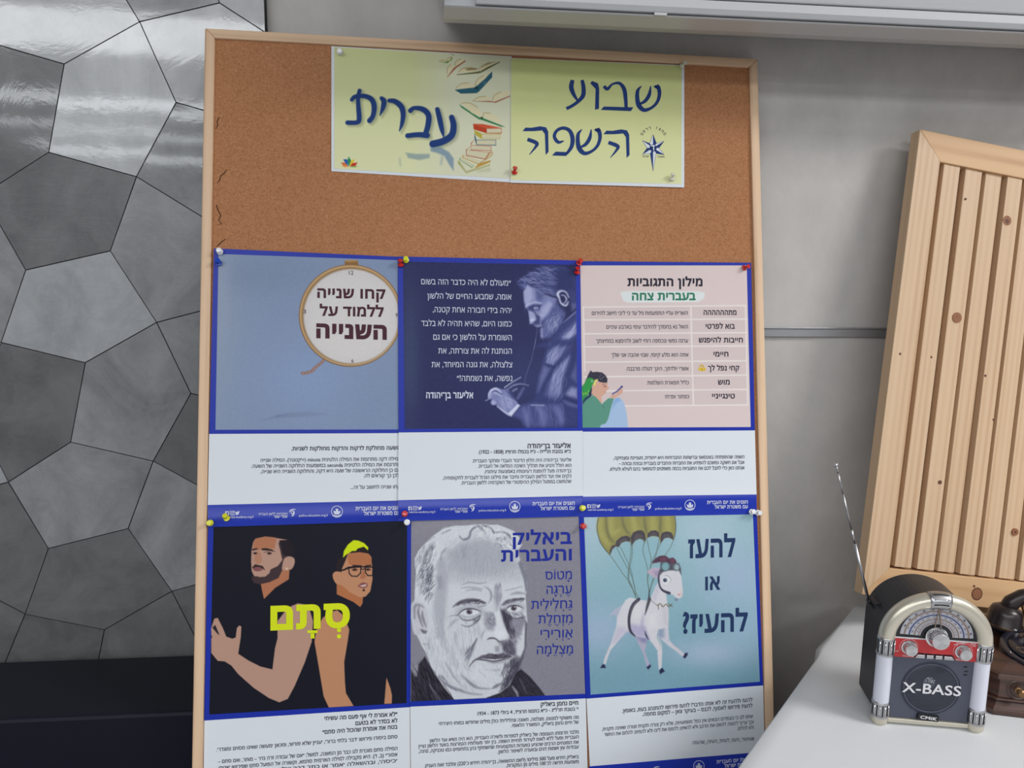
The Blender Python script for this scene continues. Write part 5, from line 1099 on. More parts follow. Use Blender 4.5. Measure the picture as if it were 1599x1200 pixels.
# ---- title sheets
GR2 = 'pale green title sheets at the top of the cork board'
P = Poster('title_sheet', [((517.5, 72), (799, 88)), ((517.5, 267.5), (799, 285))], 0.0006, 'left title sheet with flying open books and one blue painted Hebrew word', GR2, 'paper sign')
A = P.art([(522, 73.5), (797, 89), (797, 279), (522, 263.5)], 1.35)
def ver(Y, X, lo=(206, 213, 158), hi=(222, 227, 184)):
    t = np.clip((Y - 80 - (X - 520) * .06) / 190, 0, 1)[..., None]; return np.array(lo) * (1 - t) + np.array(hi) * t
A.C[:] = ver(A.Y, A.X)
w = np.clip((A.X - 640) / 70, 0, 1)[..., None] * .85; A.C[:] = A.C * (1 - w) + np.array((214, 218, 196)) * w
A.z(4.8, 500, 50); BL_ = (36, 64, 124)
def word(dx, dy, col, a, soft, grow=0):
    for q, ws in (([(237, 508), (262, 485), (330, 480), (385, 505), (405, 560), (395, 630), (370, 665)], [28, 32, 34, 38, 40, 36, 38]), ([(295, 440), (284, 490), (286, 560), (292, 640), (280, 677), (205, 680)], [30, 30, 34, 38, 34, 34]),
                  ([(460, 497), (478, 520), (470, 570), (448, 625)], [30, 40, 34, 8]), ([(518, 515), (560, 520), (608, 560), (622, 620), (612, 690), (594, 742)], [30, 38, 42, 38, 28, 8]),
                  ([(676, 590), (705, 570), (770, 580), (812, 625), (808, 700), (790, 760)], [36, 30, 40, 42, 42, 38]), ([(655, 778), (730, 770), (800, 775)], [36, 38, 44]), ([(878, 580), (895, 650), (912, 730), (925, 785)], [34, 40, 34, 10]),
                  ([(985, 640), (1000, 700), (985, 775), (920, 820), (845, 840)], [40, 46, 50, 52, 54])):
        A.line([(x + dx, y + dy) for x, y in q], [k + grow for k in ws], col, a, soft)
word(16, 12, (128, 138, 112), .55, 2.6, 4); word(0, 0, BL_, 1, .6)
A.poly([(825, 868), (900, 862), (965, 900), (1000, 950), (1000, 1040), (970, 1000), (930, 930), (870, 905), (830, 895)], (110, 140, 168), .75, 2); A.poly([(640, 905), (720, 915), (820, 915), (820, 945), (740, 960), (660, 945)], (120, 146, 160), .65, 2)
A.line([(595, 950), (602, 1000)], 12, (150, 168, 168), .5, 2); A.line([(915, 935), (905, 990)], 16, (140, 162, 172), .5, 2)
for q, c in (([(155, 980), (185, 978), (210, 1008), (175, 1005)], (214, 110, 70)), ([(172, 955), (205, 955), (212, 1005), (190, 985)], (44, 96, 176)), ([(213, 932), (232, 965), (215, 1010), (206, 965)], (36, 140, 84)), ([(258, 950), (250, 985), (220, 1008), (228, 970)], (226, 200, 60)), ([(280, 978), (265, 1005), (222, 1008), (240, 985)], (196, 54, 48)), ([(160, 1003), (190, 1000), (212, 1014), (180, 1014)], (236, 160, 80)), ([(285, 1010), (260, 1014), (220, 1014), (250, 1004)], (120, 170, 70))): A.poly(q, c)
A.z(5.714, 660, 70); PG, PD, IK = (222, 216, 180), (170, 150, 100), (92, 82, 52)
def book(pages, cover, cc):
    A.poly(cover, cc, 1, .5)
    for q in pages: A.poly(q, PG, 1, .6); A.line(q[:3], 6, PD, .8, .7)
book([[(150, 148), (180, 135), (210, 150), (205, 156), (180, 152)], [(210, 150), (230, 120), (262, 108), (240, 140)]], [(145, 148), (205, 155), (265, 108), (262, 130), (218, 165), (180, 158)], (92, 142, 62))
A.line([(200, 68), (240, 75), (280, 95)], 5, (110, 130, 70), .9, .6)
book([[(218, 255), (222, 205), (250, 180), (280, 182), (285, 200), (245, 235)], [(290, 180), (300, 145), (340, 125), (375, 135), (340, 165), (300, 185)]], [(215, 290), (280, 205), (380, 138), (383, 148), (300, 205), (225, 285)], (156, 74, 44))
book([[(320, 245), (360, 210), (430, 200), (490, 210), (500, 235), (400, 245)], [(505, 215), (540, 180), (600, 155), (660, 145), (600, 185), (510, 240)]], [(300, 265), (490, 240), (690, 148), (690, 156), (520, 250), (490, 256), (310, 270)], (96, 98, 60))
A.poly([(380, 215), (440, 205), (490, 212), (480, 222), (400, 228)], (128, 108, 62), .8, 1.2); A.poly([(520, 200), (580, 165), (650, 150), (570, 180)], (110, 92, 50), .8, 1.2)
book([[(300, 385), (340, 350), (410, 340), (460, 360), (462, 380), (380, 385)], [(470, 370), (480, 320), (540, 275), (610, 240), (560, 300), (490, 360)]], [(285, 402), (465, 380), (620, 238), (620, 290), (500, 420), (480, 432), (340, 436)], (48, 98, 116))
A.poly([(455, 385), (480, 372), (500, 385), (480, 400)], (30, 62, 76)); A.line([(545, 345), (560, 330)], 7, (128, 160, 168), .8, .6)
book([[(450, 500), (500, 468), (560, 460), (610, 470), (620, 495), (540, 495)], [(625, 490), (640, 450), (700, 420), (782, 410), (782, 440), (700, 470), (650, 505)]], [(440, 505), (600, 500), (640, 508), (782, 452), (782, 462), (650, 518), (610, 512)], (170, 110, 90))
book([[(350, 520), (420, 520), (490, 560), (525, 610), (528, 645), (440, 610)], [(540, 640), (545, 610), (600, 610), (660, 640), (705, 690), (700, 700), (600, 665)]], [(325, 530), (500, 645), (530, 650), (735, 732), (700, 732), (530, 672), (500, 665), (345, 560)], (66, 134, 84))
A.ell(528, 652, 9, 10, (30, 60, 40))
stack = [((450, 705), (570, 745), (705, 745), (705, 792), (570, 790), (455, 755), (186, 70, 44), (570, 750, 700, 788)), ((460, 760), (530, 795), (695, 795), (690, 842), (525, 840), (465, 800), (186, 172, 74), (530, 800, 690, 838)),
         ((462, 790), (480, 848), (655, 848), (655, 900), (478, 895), (462, 830), (70, 96, 120), (482, 852, 650, 894)), ((460, 845), (430, 895), (612, 905), (614, 948), (428, 940), (430, 880), (176, 60, 48), (432, 900, 608, 942)),
         ((430, 905), (385, 935), (600, 960), (560, 1025), (388, 990), (385, 940), (172, 84, 70), (392, 942, 585, 1000)), ((380, 975), (355, 985), (525, 1045), (500, 1070), (355, 1010), (355, 985), (196, 150, 70), (362, 992, 515, 1050)),
         ((350, 1000), (328, 1010), (455, 1075), (440, 1100), (330, 1030), (328, 1010), (76, 140, 78), (334, 1014, 448, 1085)), ((318, 1030), (390, 1125), (600, 1065), (596, 1080), (388, 1146), (316, 1060), (150, 156, 84), (330, 1050, 560, 1110))]
for a0, a1, a2, a3, a4, a5, c, pg in stack[::-1]:
    A.poly([a0, a1, a2, a3, a4, a5], c, 1, .5)
for q in ([(572, 750), (702, 748), (702, 786), (572, 786)], [(530, 800), (692, 800), (688, 838), (528, 836)], [(482, 852), (652, 852), (650, 894), (480, 890)], [(432, 898), (610, 908), (610, 944), (430, 936)], [(392, 938), (592, 962), (556, 1018), (392, 984)], [(362, 988), (524, 1044), (502, 1064), (362, 1008)], [(334, 1012), (452, 1074), (440, 1094), (336, 1030)], [(325, 1055), (392, 1128), (590, 1070), (592, 1076), (390, 1138), (325, 1062)]): A.poly(q, (210, 208, 178), 1, .6)
A.poly([(450, 705), (540, 708), (705, 742), (570, 745), (540, 740)], (206, 92, 62), 1, .6); A.line([(560, 1025), (612, 955), (612, 990), (520, 1050)], 8, (180, 130, 70), .8, .8); A.poly([(500, 1060), (610, 1030), (600, 1050), (460, 1104)], (190, 150, 70), 1, .7)
A.poly([(470, 1120), (600, 1095), (610, 1130), (500, 1140)], (178, 184, 150), .5, 3)
A.build()
P = Poster('title_sheet', [((797.5, 90.5), (1068.5, 101.8)), ((797, 285.5), (1068.5, 293))], 0.0018, 'right title sheet with two rows of blue Hebrew brush letters and a star emblem', GR2, 'paper sign')
A = P.art([(798, 91.2), (1064.5, 102.6), (1064, 287.5), (797.6, 281)], 1.0)
t = np.clip((A.Y - 90) / 195, 0, 1)[..., None]; A.C[:] = np.array((202, 211, 142)) * (1 - t) + np.array((221, 226, 178)) * t
A.build('ground')
T = Print(P, 'brush_lettering', M['head_txt'], 0.0006)
def Z(q): return [(780 + x / 4.997, 70 + y / 4.997) for x, y in q]
def st(q, ws, dx=0, dy=0):
    Q = np.array([(x + dx, y + dy, w_) for (x, y), w_ in zip(q, ws)], float); Q = smooth_pts(Q, False, 5)
    T.line([(780 + x / 4.997, 70 + y / 4.997) for x, y, _ in Q], Q[:, 2] / 4.997)
def shin(dx, dy):
    st([(1108, 322), (1078, 360), (1076, 430), (1092, 480), (1130, 510), (1185, 492), (1228, 450), (1248, 390), (1240, 335), (1210, 322)], [6, 26, 34, 38, 30, 22, 24, 28, 30, 12], dx, dy)
    st([(1180, 322), (1168, 390), (1135, 440), (1092, 462)], [8, 28, 26, 14], dx, dy); T.poly(Z([(1200 + dx, 325 + dy), (1240 + dx, 308 + dy), (1258, 330) if 0 else (1258 + dx, 330 + dy), (1225 + dx, 345 + dy)]))
shin(0, 0); shin(-464, 338)
st([(815, 322), (842, 345), (880, 308), (935, 300), (972, 345), (984, 420), (988, 495)], [26, 26, 16, 24, 32, 30, 24]); T.poly(Z([(790, 508), (815, 482), (1045, 488), (1025, 518)]))
T.poly(Z([(708, 300), (722, 282), (768, 300), (778, 340), (776, 500), (745, 506), (750, 345)]))
st([(570, 275), (560, 330), (578, 385), (608, 432)], [30, 36, 30, 16]); st([(644, 275), (655, 330), (652, 395), (610, 445), (560, 480), (522, 498)], [26, 32, 34, 26, 24, 26])
def he(dx, dy):
    T.poly(Z([(x + dx, y + dy) for x, y in ((812, 698), (835, 670), (880, 672), (950, 660), (995, 668), (1012, 700), (1015, 860), (992, 884), (986, 720), (965, 692), (900, 698))]))
    st([(850, 762), (920, 790), (915, 820), (865, 882)], [28, 30, 20, 5], dx, dy)
he(0, 0); he(-632, -24)
st([(502, 750), (458, 760), (428, 715), (450, 668), (500, 650), (548, 672), (570, 730), (562, 795), (525, 850)], [8, 26, 26, 24, 26, 30, 34, 30, 20]); T.poly(Z([(410, 864), (438, 834), (545, 838), (520, 868)])); T.build()
# star emblem
W_ = Print(P, 'emblem_white', M['paper'], 0.0005); E_ = Print(P, 'emblem_blue', M['head_txt'], 0.0006)
c = (1198, 805)
ring = [(1198, 700), (1225, 770), (1285, 752), (1245, 805), (1285, 858), (1222, 848), (1198, 985), (1176, 848), (1116, 856), (1152, 805), (1115, 747), (1172, 770)]
W_.poly(Z(ring)); W_.build()
for k in range(0, 12, 2):
    E_.poly(Z([c, ring[k], ring[(k + 1) % 12]]))
for a, b in zip(ring, ring[1:] + ring[:1]): E_.line(Z([a, b]), .45)
E_.disc(Z([c])[0], 5.6, 18); E_.build()
D_ = Print(P, 'emblem_letter', M['paper'], 0.0008); D_.text('ד', *Z([(1212, 822)])[0], *Z([(1182, 822)])[0], 7.4, .03); D_.build()
G_ = Print(P, 'emblem_lettering', M['txt'], 0.0006)
for i, ch in enumerate('מחוז דרום'[::-1]):
    if ch == ' ': continue
    th = math.radians(-150 + i * 15); x, y = 1200 + 92 * math.cos(th), 745 + 88 * math.sin(th)
    x, y = Z([(x, y)])[0]; tx, ty = -math.sin(th), math.cos(th); w_ = 1.7 if ch not in 'וז' else .8
    G_.text(ch, x + tx * w_, y + ty * w_, x - tx * w_, y - ty * w_, 4.0, .01, up=(ty, -tx))
G_.text('משטרת', *Z([(1288, 880)])[0], *Z([(1235, 880)])[0], 2.4); G_.text('ישראל', *Z([(1165, 878)])[0], *Z([(1115, 877)])[0], 2.4)
G_.build()
# ------------------------------------------------------------------ push pins
PINC = {'white': ((226, 230, 234), 'white'), 'clear': ((216, 219, 205), 'clear white'), 'red': ((196, 34, 30), 'red'), 'yellow': ((214, 216, 40), 'yellow'), 'blue': ((24, 66, 180), 'blue')}
for k, (c, _) in PINC.items(): M['pin_' + k] = mat('pin_' + k, c, 0.25, coat=0.4, coatr=0.1, trans=0.0)
M['steel'] = mat('steel', (190, 192, 196), 0.25, metal=1.0)
PIN_PROF = [(0.0001, 0.0), (0.0042, 0.0002), (0.0050, 0.0012), (0.0050, 0.0026), (0.0030, 0.0036), (0.0023, 0.0060), (0.0024, 0.0084), (0.0040, 0.0098), (0.0042, 0.0110), (0.0036, 0.0118), (0.0001, 0.0120)]
def pin(px, py, colour, label, tilt=(0, 0), lift=0.004, size=1.0, group=None):
    base = BF.hit(px, py, 0.0036 - lift)
    ax = -BF.n + BF.u * tilt[0] + BF.v * tilt[1]; z = Vector(ax).normalized()
    q = Vector((0, 0, 1)).rotation_difference(z).to_matrix().to_4x4() @ Matrix.Scale(size, 4)
    r = root('push_pin', base, label, 'push pin', group)
    lathe('head', PIN_PROF, 16, M['pin_' + colour], r, q)
    lathe('needle', [(0.0006, 0.0004), (0.0006, -0.0008), (0.0002, -0.0100)], 8, M['steel'], r, q)
PG_ = 'push pins on the cork board'
for px, py, c, lb, tl, lf in (
    (531, 82, 'white', 'white push pin in the top left corner of the left title sheet', (0, -.2), .0016),
    (1064, 104, 'clear', 'clear white push pin in the top right corner of the right title sheet', (.35, .25), .003),
    (803, 271, 'red', 'tilted red push pin between the two title sheets at their lower edge', (.08, .95), .003),
    (1049, 281, 'clear', 'clear push pin near the lower right corner of the right title sheet', (.0, .95), .003),
    (344, 394, 'white', 'white push pin at the top left corner of the watch poster', (0, .1), .004),
    (342, 412, 'blue', 'blue push pin just under the white one on the watch poster', (0, .3), .004),
    (626, 415, 'red', 'red push pin at the seam of the watch poster and the dark blue poster', (-.1, .8), .0055),
    (634, 407, 'yellow', 'yellow push pin at the top left corner of the dark blue poster', (0, .1), .0055),
    (901, 427, 'red', 'lower of the two red push pins between the dark blue and the pink poster', (-.05, .85), .0055),
    (903, 412, 'red', 'upper of the two red push pins between the dark blue and the pink poster', (.2, .3), .0055),
    (1161, 419, 'red', 'red push pin at the top right corner of the pink poster', (.55, .15), .004),
    (355, 811, 'yellow', 'yellow push pin stuck through the small icons of the watch poster', (-.25, .75), .005),
    (329, 817, 'yellow', 'yellow push pin at the top left corner of the poster of two men', (0, .1), .005),
    (632, 803, 'red', 'red push pin over the top left corner of the charcoal portrait poster', (0, .2), .006),
    (635.5, 816, 'white', 'white push pin beneath the red one over the charcoal portrait', (0, .1), .006),
    (909, 794, 'yellow', 'yellow push pin on the foot band below the dark blue poster', (0, .15), .0065),
    (1173, 800, 'white', 'larger white push pin at the bottom right of the pink poster', (0, .15), .0055),
    (1182.5, 801, 'white', 'white push pin next to the pine frame at the right of the pink poster', (0, .05), .0055),
    (910, 822, 'red', 'red push pin at the top left corner of the parachute goat poster', (0, .1), .0045)):
    pin(px, py, c, lb, tl, lf, 0.95, PG_)

# ------------------------------------------------------------------ table under a white cloth
TZ = 0.760
P1 = hitz(1338, 944, TZ); P2 = hitz(1180, 1165, TZ)
e1 = (P2 - P1)[:2] / np.linalg.norm((P2 - P1)[:2]); e2 = np.array([-e1[1], e1[0]])
if e2[0] < 0: e2 = -e2
TL_, TW_ = 1.40, 0.82
def tp(a, b): return P1[:2] + e1 * a + e2 * b
M['tabletop'] = mat('table_laminate', (170, 150, 126), 0.5); M['table_leg'] = mat('grey_leg', (120, 122, 126), 0.4, metal=0.6)
tb = root('table', (*tp(TL_ / 2, TW_ / 2), 0), 'folding table standing under the white cloth at the right', 'table')
def flatbox(name, a0, a1, b0, b1, z0, z1, m, parent, bevel=0.0):
    q = [tp(a0, b0), tp(a1, b0), tp(a1, b1), tp(a0, b1)]
    ar = sum(q[i][0] * q[(i + 1) % 4][1] - q[(i + 1) % 4][0] * q[i][1] for i in range(4))
    if ar < 0: q = q[::-1]
    V = [(*p, z0) for p in q] + [(*p, z1) for p in q]
    Fc = [(3, 2, 1, 0), (4, 5, 6, 7)] + [(i, (i + 1) % 4, 4 + (i + 1) % 4, 4 + i) for i in range(4)]
    o = link(name, mesh(name, V, Fc), m, parent)
    if bevel: bev(o, bevel)
    return o
flatbox('tabletop', .012, TL_ - .012, .012, TW_ - .012, TZ - .032, TZ - .0035, M['tabletop'], tb, .003)
for a, b in ((.08, .08), (TL_ - .1, .08), (.08, TW_ - .1), (TL_ - .1, TW_ - .1)):
    flatbox('leg', a, a + .03, b, b + .03, 0, TZ - .032, M['table_leg'], tb, .003)

M['cloth'] = mat('white_cloth', (212, 217, 222), 0.75, spec=0.2)
def cloth_nodes(m):
    tc = N(m, 'ShaderNodeTexCoord'); n1 = N(m, 'ShaderNodeTexNoise', i_Scale=7.0, i_Detail=3.0); L(m, tc.outputs['Object'], n1.inputs['Vector'])
    bump(m, n1.outputs['Fac'], 0.12, 0.01)
cloth_nodes(M['cloth'])
# the cloth: flat on the table top, folded over the edge, hanging in loose waves; near the far corner it lifts off
nA = 120; per = []
for t in np.linspace(0, 1, 90, endpoint=False): per.append((TL_ * (1 - t), 0.0, 0, -1, 'left'))
for t in np.linspace(0, 1, 50, endpoint=False): per.append((0.0, TW_ * t, -1, 0, 'back'))
for t in np.linspace(0, 1, 90, endpoint=False): per.append((TL_ * t, TW_, 0, 1, 'right'))
for t in np.linspace(0, 1, 50, endpoint=False): per.append((TL_, TW_ * (1 - t), 1, 0, 'front'))
V = []; n = len(per); rings = [(0.0, 0.0), (0.0025, 0.002), (0.004, 0.010), (0.004, 0.05), (0.005, 0.14), (0.007, 0.26), (0.009, 0.38)]
inner = [(-0.06, 0), (-0.02, 0)]
for off, dz in inner + rings:
    for i, (a, b, na, nb, side) in enumerate(per):
        wv = math.sin(i * 0.55) * 0.5 + math.sin(i * 0.23 + 1) * 0.5
        if off < 0:
            p = tp(min(max(a, -off), TL_ + off), min(max(b, -off), TW_ + off)); V.append((p[0], p[1], TZ)); continue
        o = off + (dz > 0.02) * dz * 0.03 * (wv + .4)
        z = TZ - dz
        lift = 0.0                                   # the fold that stands away from the edge near the far corner
        if side == 'left' and a < 0.245: lift = min(1.0, a / 0.205) if a < 0.225 else max(0.0, (0.245 - a) / 0.02)
        if lift > 0 and dz > 0.001:
            k = min(1.0, dz / 0.012); o += lift * 0.012 * k * (1.0 if dz < 0.1 else 0.4); z += lift * 0.004 * k
        p = tp(a + na * o, b + nb * o); V.append((p[0], p[1], z))
Fc = []
K = len(inner) + len(rings)
for r in range(K - 1):
    for i in range(n):
        j = (i + 1) % n; Fc.append((r * n + i, r * n + j, (r + 1) * n + j, (r + 1) * n + i))
Fc.append(tuple(range(n)))
me = mesh('tablecloth', V, Fc); bm = bmesh.new(); bm.from_mesh(me); bmesh.ops.recalc_face_normals(bm, faces=bm.faces); bm.to_mesh(me); bm.free()
cl = link('tablecloth', me, M['cloth'])
for p in cl.data.polygons: p.use_smooth = len(p.vertices) == 4
so = cl.modifiers.new('thick', 'SOLIDIFY'); so.thickness = 0.0012; so.offset = -1
cl['label'] = 'white cloth covering the table at the right, with a loose fold at its far edge'; cl['category'] = 'tablecloth'

# ------------------------------------------------------------------ slatted pine panel leaning behind the table
pu, pv, pn = axes(8.87501, 2.73571, -8.39667)
O0 = CAM + ray(1436.8, 201.7) * (1.20 / (ray(1436.8, 201.7) @ pn))
PF = Frame(O0, pu, pv, pn)
PWd, PHt, FWd, PTh = 0.535, 0.8018, 0.048, 0.024
M['pinew'] = wood('knotty_pine', (208, 181, 150), (188, 154, 120), (1.6, 75.0, 75.0), 0.5, 0.28)
M['pineo'] = wood('golden_pine', (206, 170, 128), (184, 142, 100), (2.0, 30.0, 30.0), 0.5, 0.4)
M['knot'] = mat('dark_knot', (140, 92, 62), 0.6); M['knot2'] = mat('knot_heart', (96, 60, 42), 0.6); M['bark'] = mat('back_board', (112, 80, 56), 0.7)  # back board darkened to stand in for shade in the slat gaps
c = PF.P(PWd / 2, -PHt, PTh / 2)
wp = root('slatted_panel', c, 'pine frame filled with upright slats, leaning against the wall behind the radio', 'wood panel')
G = [0]
def pbox(name, poly, m, d0=0.0, d1=PTh, ang=HPI, bevel=.0012, parent=None):
    G[0] += 1.37; return prism(name, poly, d0, d1, PF, m, parent or wp, (ang, G[0]), bevel)
g = 0.0003
pbox('frame_stile', [(0, 0), (FWd - .0028, -FWd + .001), (FWd - .0030, -PHt + FWd), (0, -PHt)], M['pinew'])
pbox('frame_stile', [(PWd, 0), (PWd - FWd + g, -FWd - .002), (PWd - FWd + g, -PHt + FWd + .004), (PWd, -PHt)], M['pinew'])
pbox('frame_rail', [(g, 0), (PWd - g, 0), (PWd - FWd, -FWd - .0015), (FWd - .0024, -FWd - .0012)], M['pineo'], ang=0)
pbox('frame_rail', [(g, -PHt), (PWd - g, -PHt), (PWd - FWd, -PHt + FWd + .0035), (FWd - .0024, -PHt + FWd + .0012)], M['pineo'], ang=0)
prism('back_board', [(.02, -.02), (PWd - .02, -.02), (PWd - .02, -PHt + .02), (.02, -PHt + .02)], PTh - .004, PTh - .001, PF, M['bark'], wp)
prism('spacer', [(PWd - .06, -.01), (PWd - .02, -.01), (PWd - .02, -.05), (PWd - .06, -.05)], PTh, PTh + .012, PF, M['bark'], wp)
SL = [(.0555, .0868), (.0985, .1308), (.1392, .1702), (.1800, .2092), (.2170, .2492), (.2580, .2885), (.2960, .3290), (.3365, .3695), (.3765, .4095), (.4165, .4480), (.4540, .4800)]
for i, (a, b) in enumerate(SL):
    sh = 0.0008 * math.sin(i * 2.1)
    pbox('slat', [(a, -FWd - .0008 + sh), (b, -FWd - .0008 - sh), (b + .0006, -PHt + FWd + .0045), (a + .0006, -PHt + FWd + .0045)], M['pinew'], 0.0035 + .0012 * ((i * 7) % 3), PTh - .0045, bevel=.0010)
def knot(px, py, r, d=0.0033, m='knot'):
    x, y = PF.uv(px, py); n_ = 12
    q = [(x + r * math.cos(2 * math.pi * k / n_), y + r * 1.05 * math.sin(2 * math.pi * k / n_)) for k in range(n_)]
    o = prism('knot', q, d, d + .004, PF, M[m], wp); return o
knot(1497, 496, .0088); knot(1496.6, 494.5, .0012, .0032, 'knot2')
knot(1575, 344, .0085); knot(1575, 345, .004, .0032, 'knot2')
knot(1405.5, 553, .0022, -.0002, 'knot2'); knot(1510.5, 310, .0018, .0032, 'knot2'); knot(1456.5, 558, .002, .0034, 'knot2'); knot(1541, 587, .0022, .0032, 'knot2'); knot(1553.6, 656, .002, .0032, 'knot2')
knot(1470.4, 754, .0032, .0032, 'knot2'); knot(1525.5, 928, .0108, -.0003, 'knot2'); knot(1525.5, 928, .0086, -.0004); knot(1521, 916, .0022, -.0003, 'knot2'); knot(1588, 832, .0062, .0032); knot(1588, 832, .0026, .0030, 'knot2')
# stool that carries the panel's lower right corner, hidden behind the telephone
cr = PF.P(PWd, -PHt, 0.0)
st_ = root('wooden_stool', (cr[0] - .02, cr[1] + .05, 0), 'low pine stand behind the table, under the right end of the slatted panel', 'stool')
sx0, sx1, sy0, sy1, sz = cr[0] - .20, cr[0] + .12, cr[1] - .03, WY - .012, cr[2] - PTh * abs(pn[2]) - .0015
def pinebox(name, a, b, parent, m='pineo'):
    x0, y0, z0 = a; x1, y1, z1 = b
    F = Frame((0, y0, 0), (1, 0, 0), (0, 0, 1), (0, 1, 0))
    return prism(name, [(x0, z0), (x1, z0), (x1, z1), (x0, z1)], 0, y1 - y0, F, M[m], parent, (0 if (x1 - x0) > (z1 - z0) else HPI, 5.0), .002)
pinebox('seat', (sx0, sy0, sz - .03), (sx1, sy1, sz), st_)
for x in (sx0 + .015, sx1 - .05):
    for y in (sy0 + .012, sy1 - .05): pinebox('leg', (x, y, 0), (x + .035, y + .035, sz - .03), st_)
pinebox('stretcher', (sx0 + .05, sy0 + .02, .22), (sx1 - .05, sy0 + .04, .26), st_)

# ------------------------------------------------------------------ jukebox shaped radio
RL = hitz(1372, 1128, TZ); RR = hitz(1521, 1140, TZ)
rc = (RL + RR) / 2; rang = math.atan2(RR[1] - RL[1], RR[0] - RL[0]); HW = np.linalg.norm(RR - RL) / 2       # 0.0624
M['champ'] = mat('champagne_paint', (196, 192, 178), 0.3, metal=0.55, coat=0.3, coatr=0.15)
M['chrome'] = mat('chrome', (205, 206, 210), 0.12, metal=1.0)
M['chrome2'] = mat('brushed_chrome', (178, 180, 184), 0.32, metal=1.0)
M['rblack'] = mat('black_plastic', (40, 41, 46), 0.45, spec=0.4)
M['slate'] = mat('slate_plastic', (74, 78, 92), 0.5, spec=0.3)
M['mesh'] = mat('speaker_mesh', (44, 50, 64), 0.55)
M['dark'] = mat('dark_slot', (24, 25, 30), 0.6)
M['red'] = mat('red_panel', (172, 30, 36), 0.35, coat=0.2)
M['milk'] = mat('milky_tube', (200, 204, 218), 0.35, coat=0.2)
M['dialw'] = mat('dial_white', (160, 162, 172), 0.4); M['dialt'] = mat('dial_tan', (128, 110, 98), 0.4); M['dialb'] = mat('dial_blue', (48, 62, 112), 0.4)
M['silver'] = mat('silver_print', (206, 208, 214), 0.4)
rd = root('radio', tuple(rc), 'retro jukebox shaped radio with champagne arch, red band and upright aerial on the white cloth', 'radio', rz=rang)
ZC, RYE = 0.1275, 0.0560
def arch(r, ry, zb, n=28, half=None):
    half = half or r; a = np.linspace(0, math.pi, n)
    return [(-half, zb), (half, zb)] + [(r * math.cos(t), ZC + ry * math.sin(t)) for t in a]
def rex(name, poly, y0, y1, m, parent=None, bevel=0.0, seg=2):
    F = Frame((0, 0, 0), (1, 0, 0), (0, 0, 1), (0, 1, 0)); R = parent or rd
    p = poly; n = len(p); a = sum(p[i][0] * p[(i + 1) % n][1] - p[(i + 1) % n][0] * p[i][1] for i in range(n))
    if a < 0: p = p[::-1]
    V = [(x, y0, z) for x, z in p] + [(x, y1, z) for x, z in p]
    Fc = [tuple(range(n)), tuple(range(2 * n - 1, n - 1, -1))] + [(i, n + i, n + (i + 1) % n, (i + 1) % n) for i in range(n)]
    o = link(name, mesh(name, V, Fc), m, R, True)
    if bevel: bev(o, bevel, seg)
    return o
bd_ = rex('body', arch(.0635, .0585, .006), .004, .088, M['rblack'], bevel=.004, seg=3)
for k, zz in enumerate((.150, .140)):      # recesses on the left shoulder
    box('slot', (-.0655 + k * .001, .046 + k * .012, zz), (-.0560, .072 + k * .006, zz + .004), M['dark'], rd, .0008, True)
rex('front_panel', arch(.0555, .0500, .010), -.002, .005, M['slate'], bevel=.0008)
rex('dial_backing', [(x, z) for x, z in arch(.0545, .0490, .1285)], -.0032, -.0015, M['dark'])
# arch tube
a = np.linspace(math.pi, 0, 40)
pts = [(HW * math.cos(t), 0, ZC + RYE * math.sin(t)) for t in a]
pts = [(-HW, 0, ZC - .002)] + pts + [(HW, 0, ZC - .002)]
tube('arch_tube', pts, .0108, 20, M['champ'], rd)
# clip on the crown
cl_ = tube('crown_clip', [(HW * math.cos(t), 0, ZC + RYE * math.sin(t)) for t in np.linspace(math.pi / 2 + .22, math.pi / 2 - .20, 8)], .0119, 20, M['chrome2'], rd)
for k in (-1, 0, 1):
    th = -math.pi / 2 + k * .55 + .55
    tube('clip_slot', [(HW * math.cos(t) + 0, -.0117 * math.cos(k * .6 + .45), ZC + (RYE + .0117 * math.sin(k * .6 + .45)) * math.sin(t)) for t in np.linspace(math.pi / 2 + .16, math.pi / 2 - .14, 5)], .0011, 6, M['dark'] if k else M['chrome'], cl_)
for sx in (-1, 1):
    x = sx * HW; T0 = Matrix.Translation((x, 0, 0))
    lathe('foot', [(.0085, 0), (.0106, .002), (.0112, .006), (.0112, .0105)], 24, M['champ'], rd, T0)
    for z0, z1, up in ((.0105, .0335, 0), (.1015, .1275, 1)):
        c_ = lathe('chrome_collar', [(.0112, z0), (.0116, z0 + .0008), (.0116, z0 + .003), (.0109, z0 + .0034), (.0109, z1 - .0034), (.0116, z1 - .003), (.0116, z1 - .0008), (.0112, z1)], 28, M['chrome2'], rd, T0)
        for k in range(-4, 5):
            th = -math.pi / 2 + k * .34; cx_, cy_ = x + .0109 * math.cos(th), .0109 * math.sin(th)
            tube('rib', [(cx_, cy_, z0 + .0036), (cx_, cy_, z1 - .0036)], .0012 if k % 2 else .0009, 6, M['chrome'] if k % 2 else M['dark'], c_)
    lathe('light_tube', [(.0104, .0335), (.0104, .1015)], 28, M['milk'], rd, T0)
rex('base_strip', [(-.0525, .0035), (.0525, .0035), (.0525, .0100), (-.0525, .0100)], -.0050, .006, M['champ'], bevel=.0012)
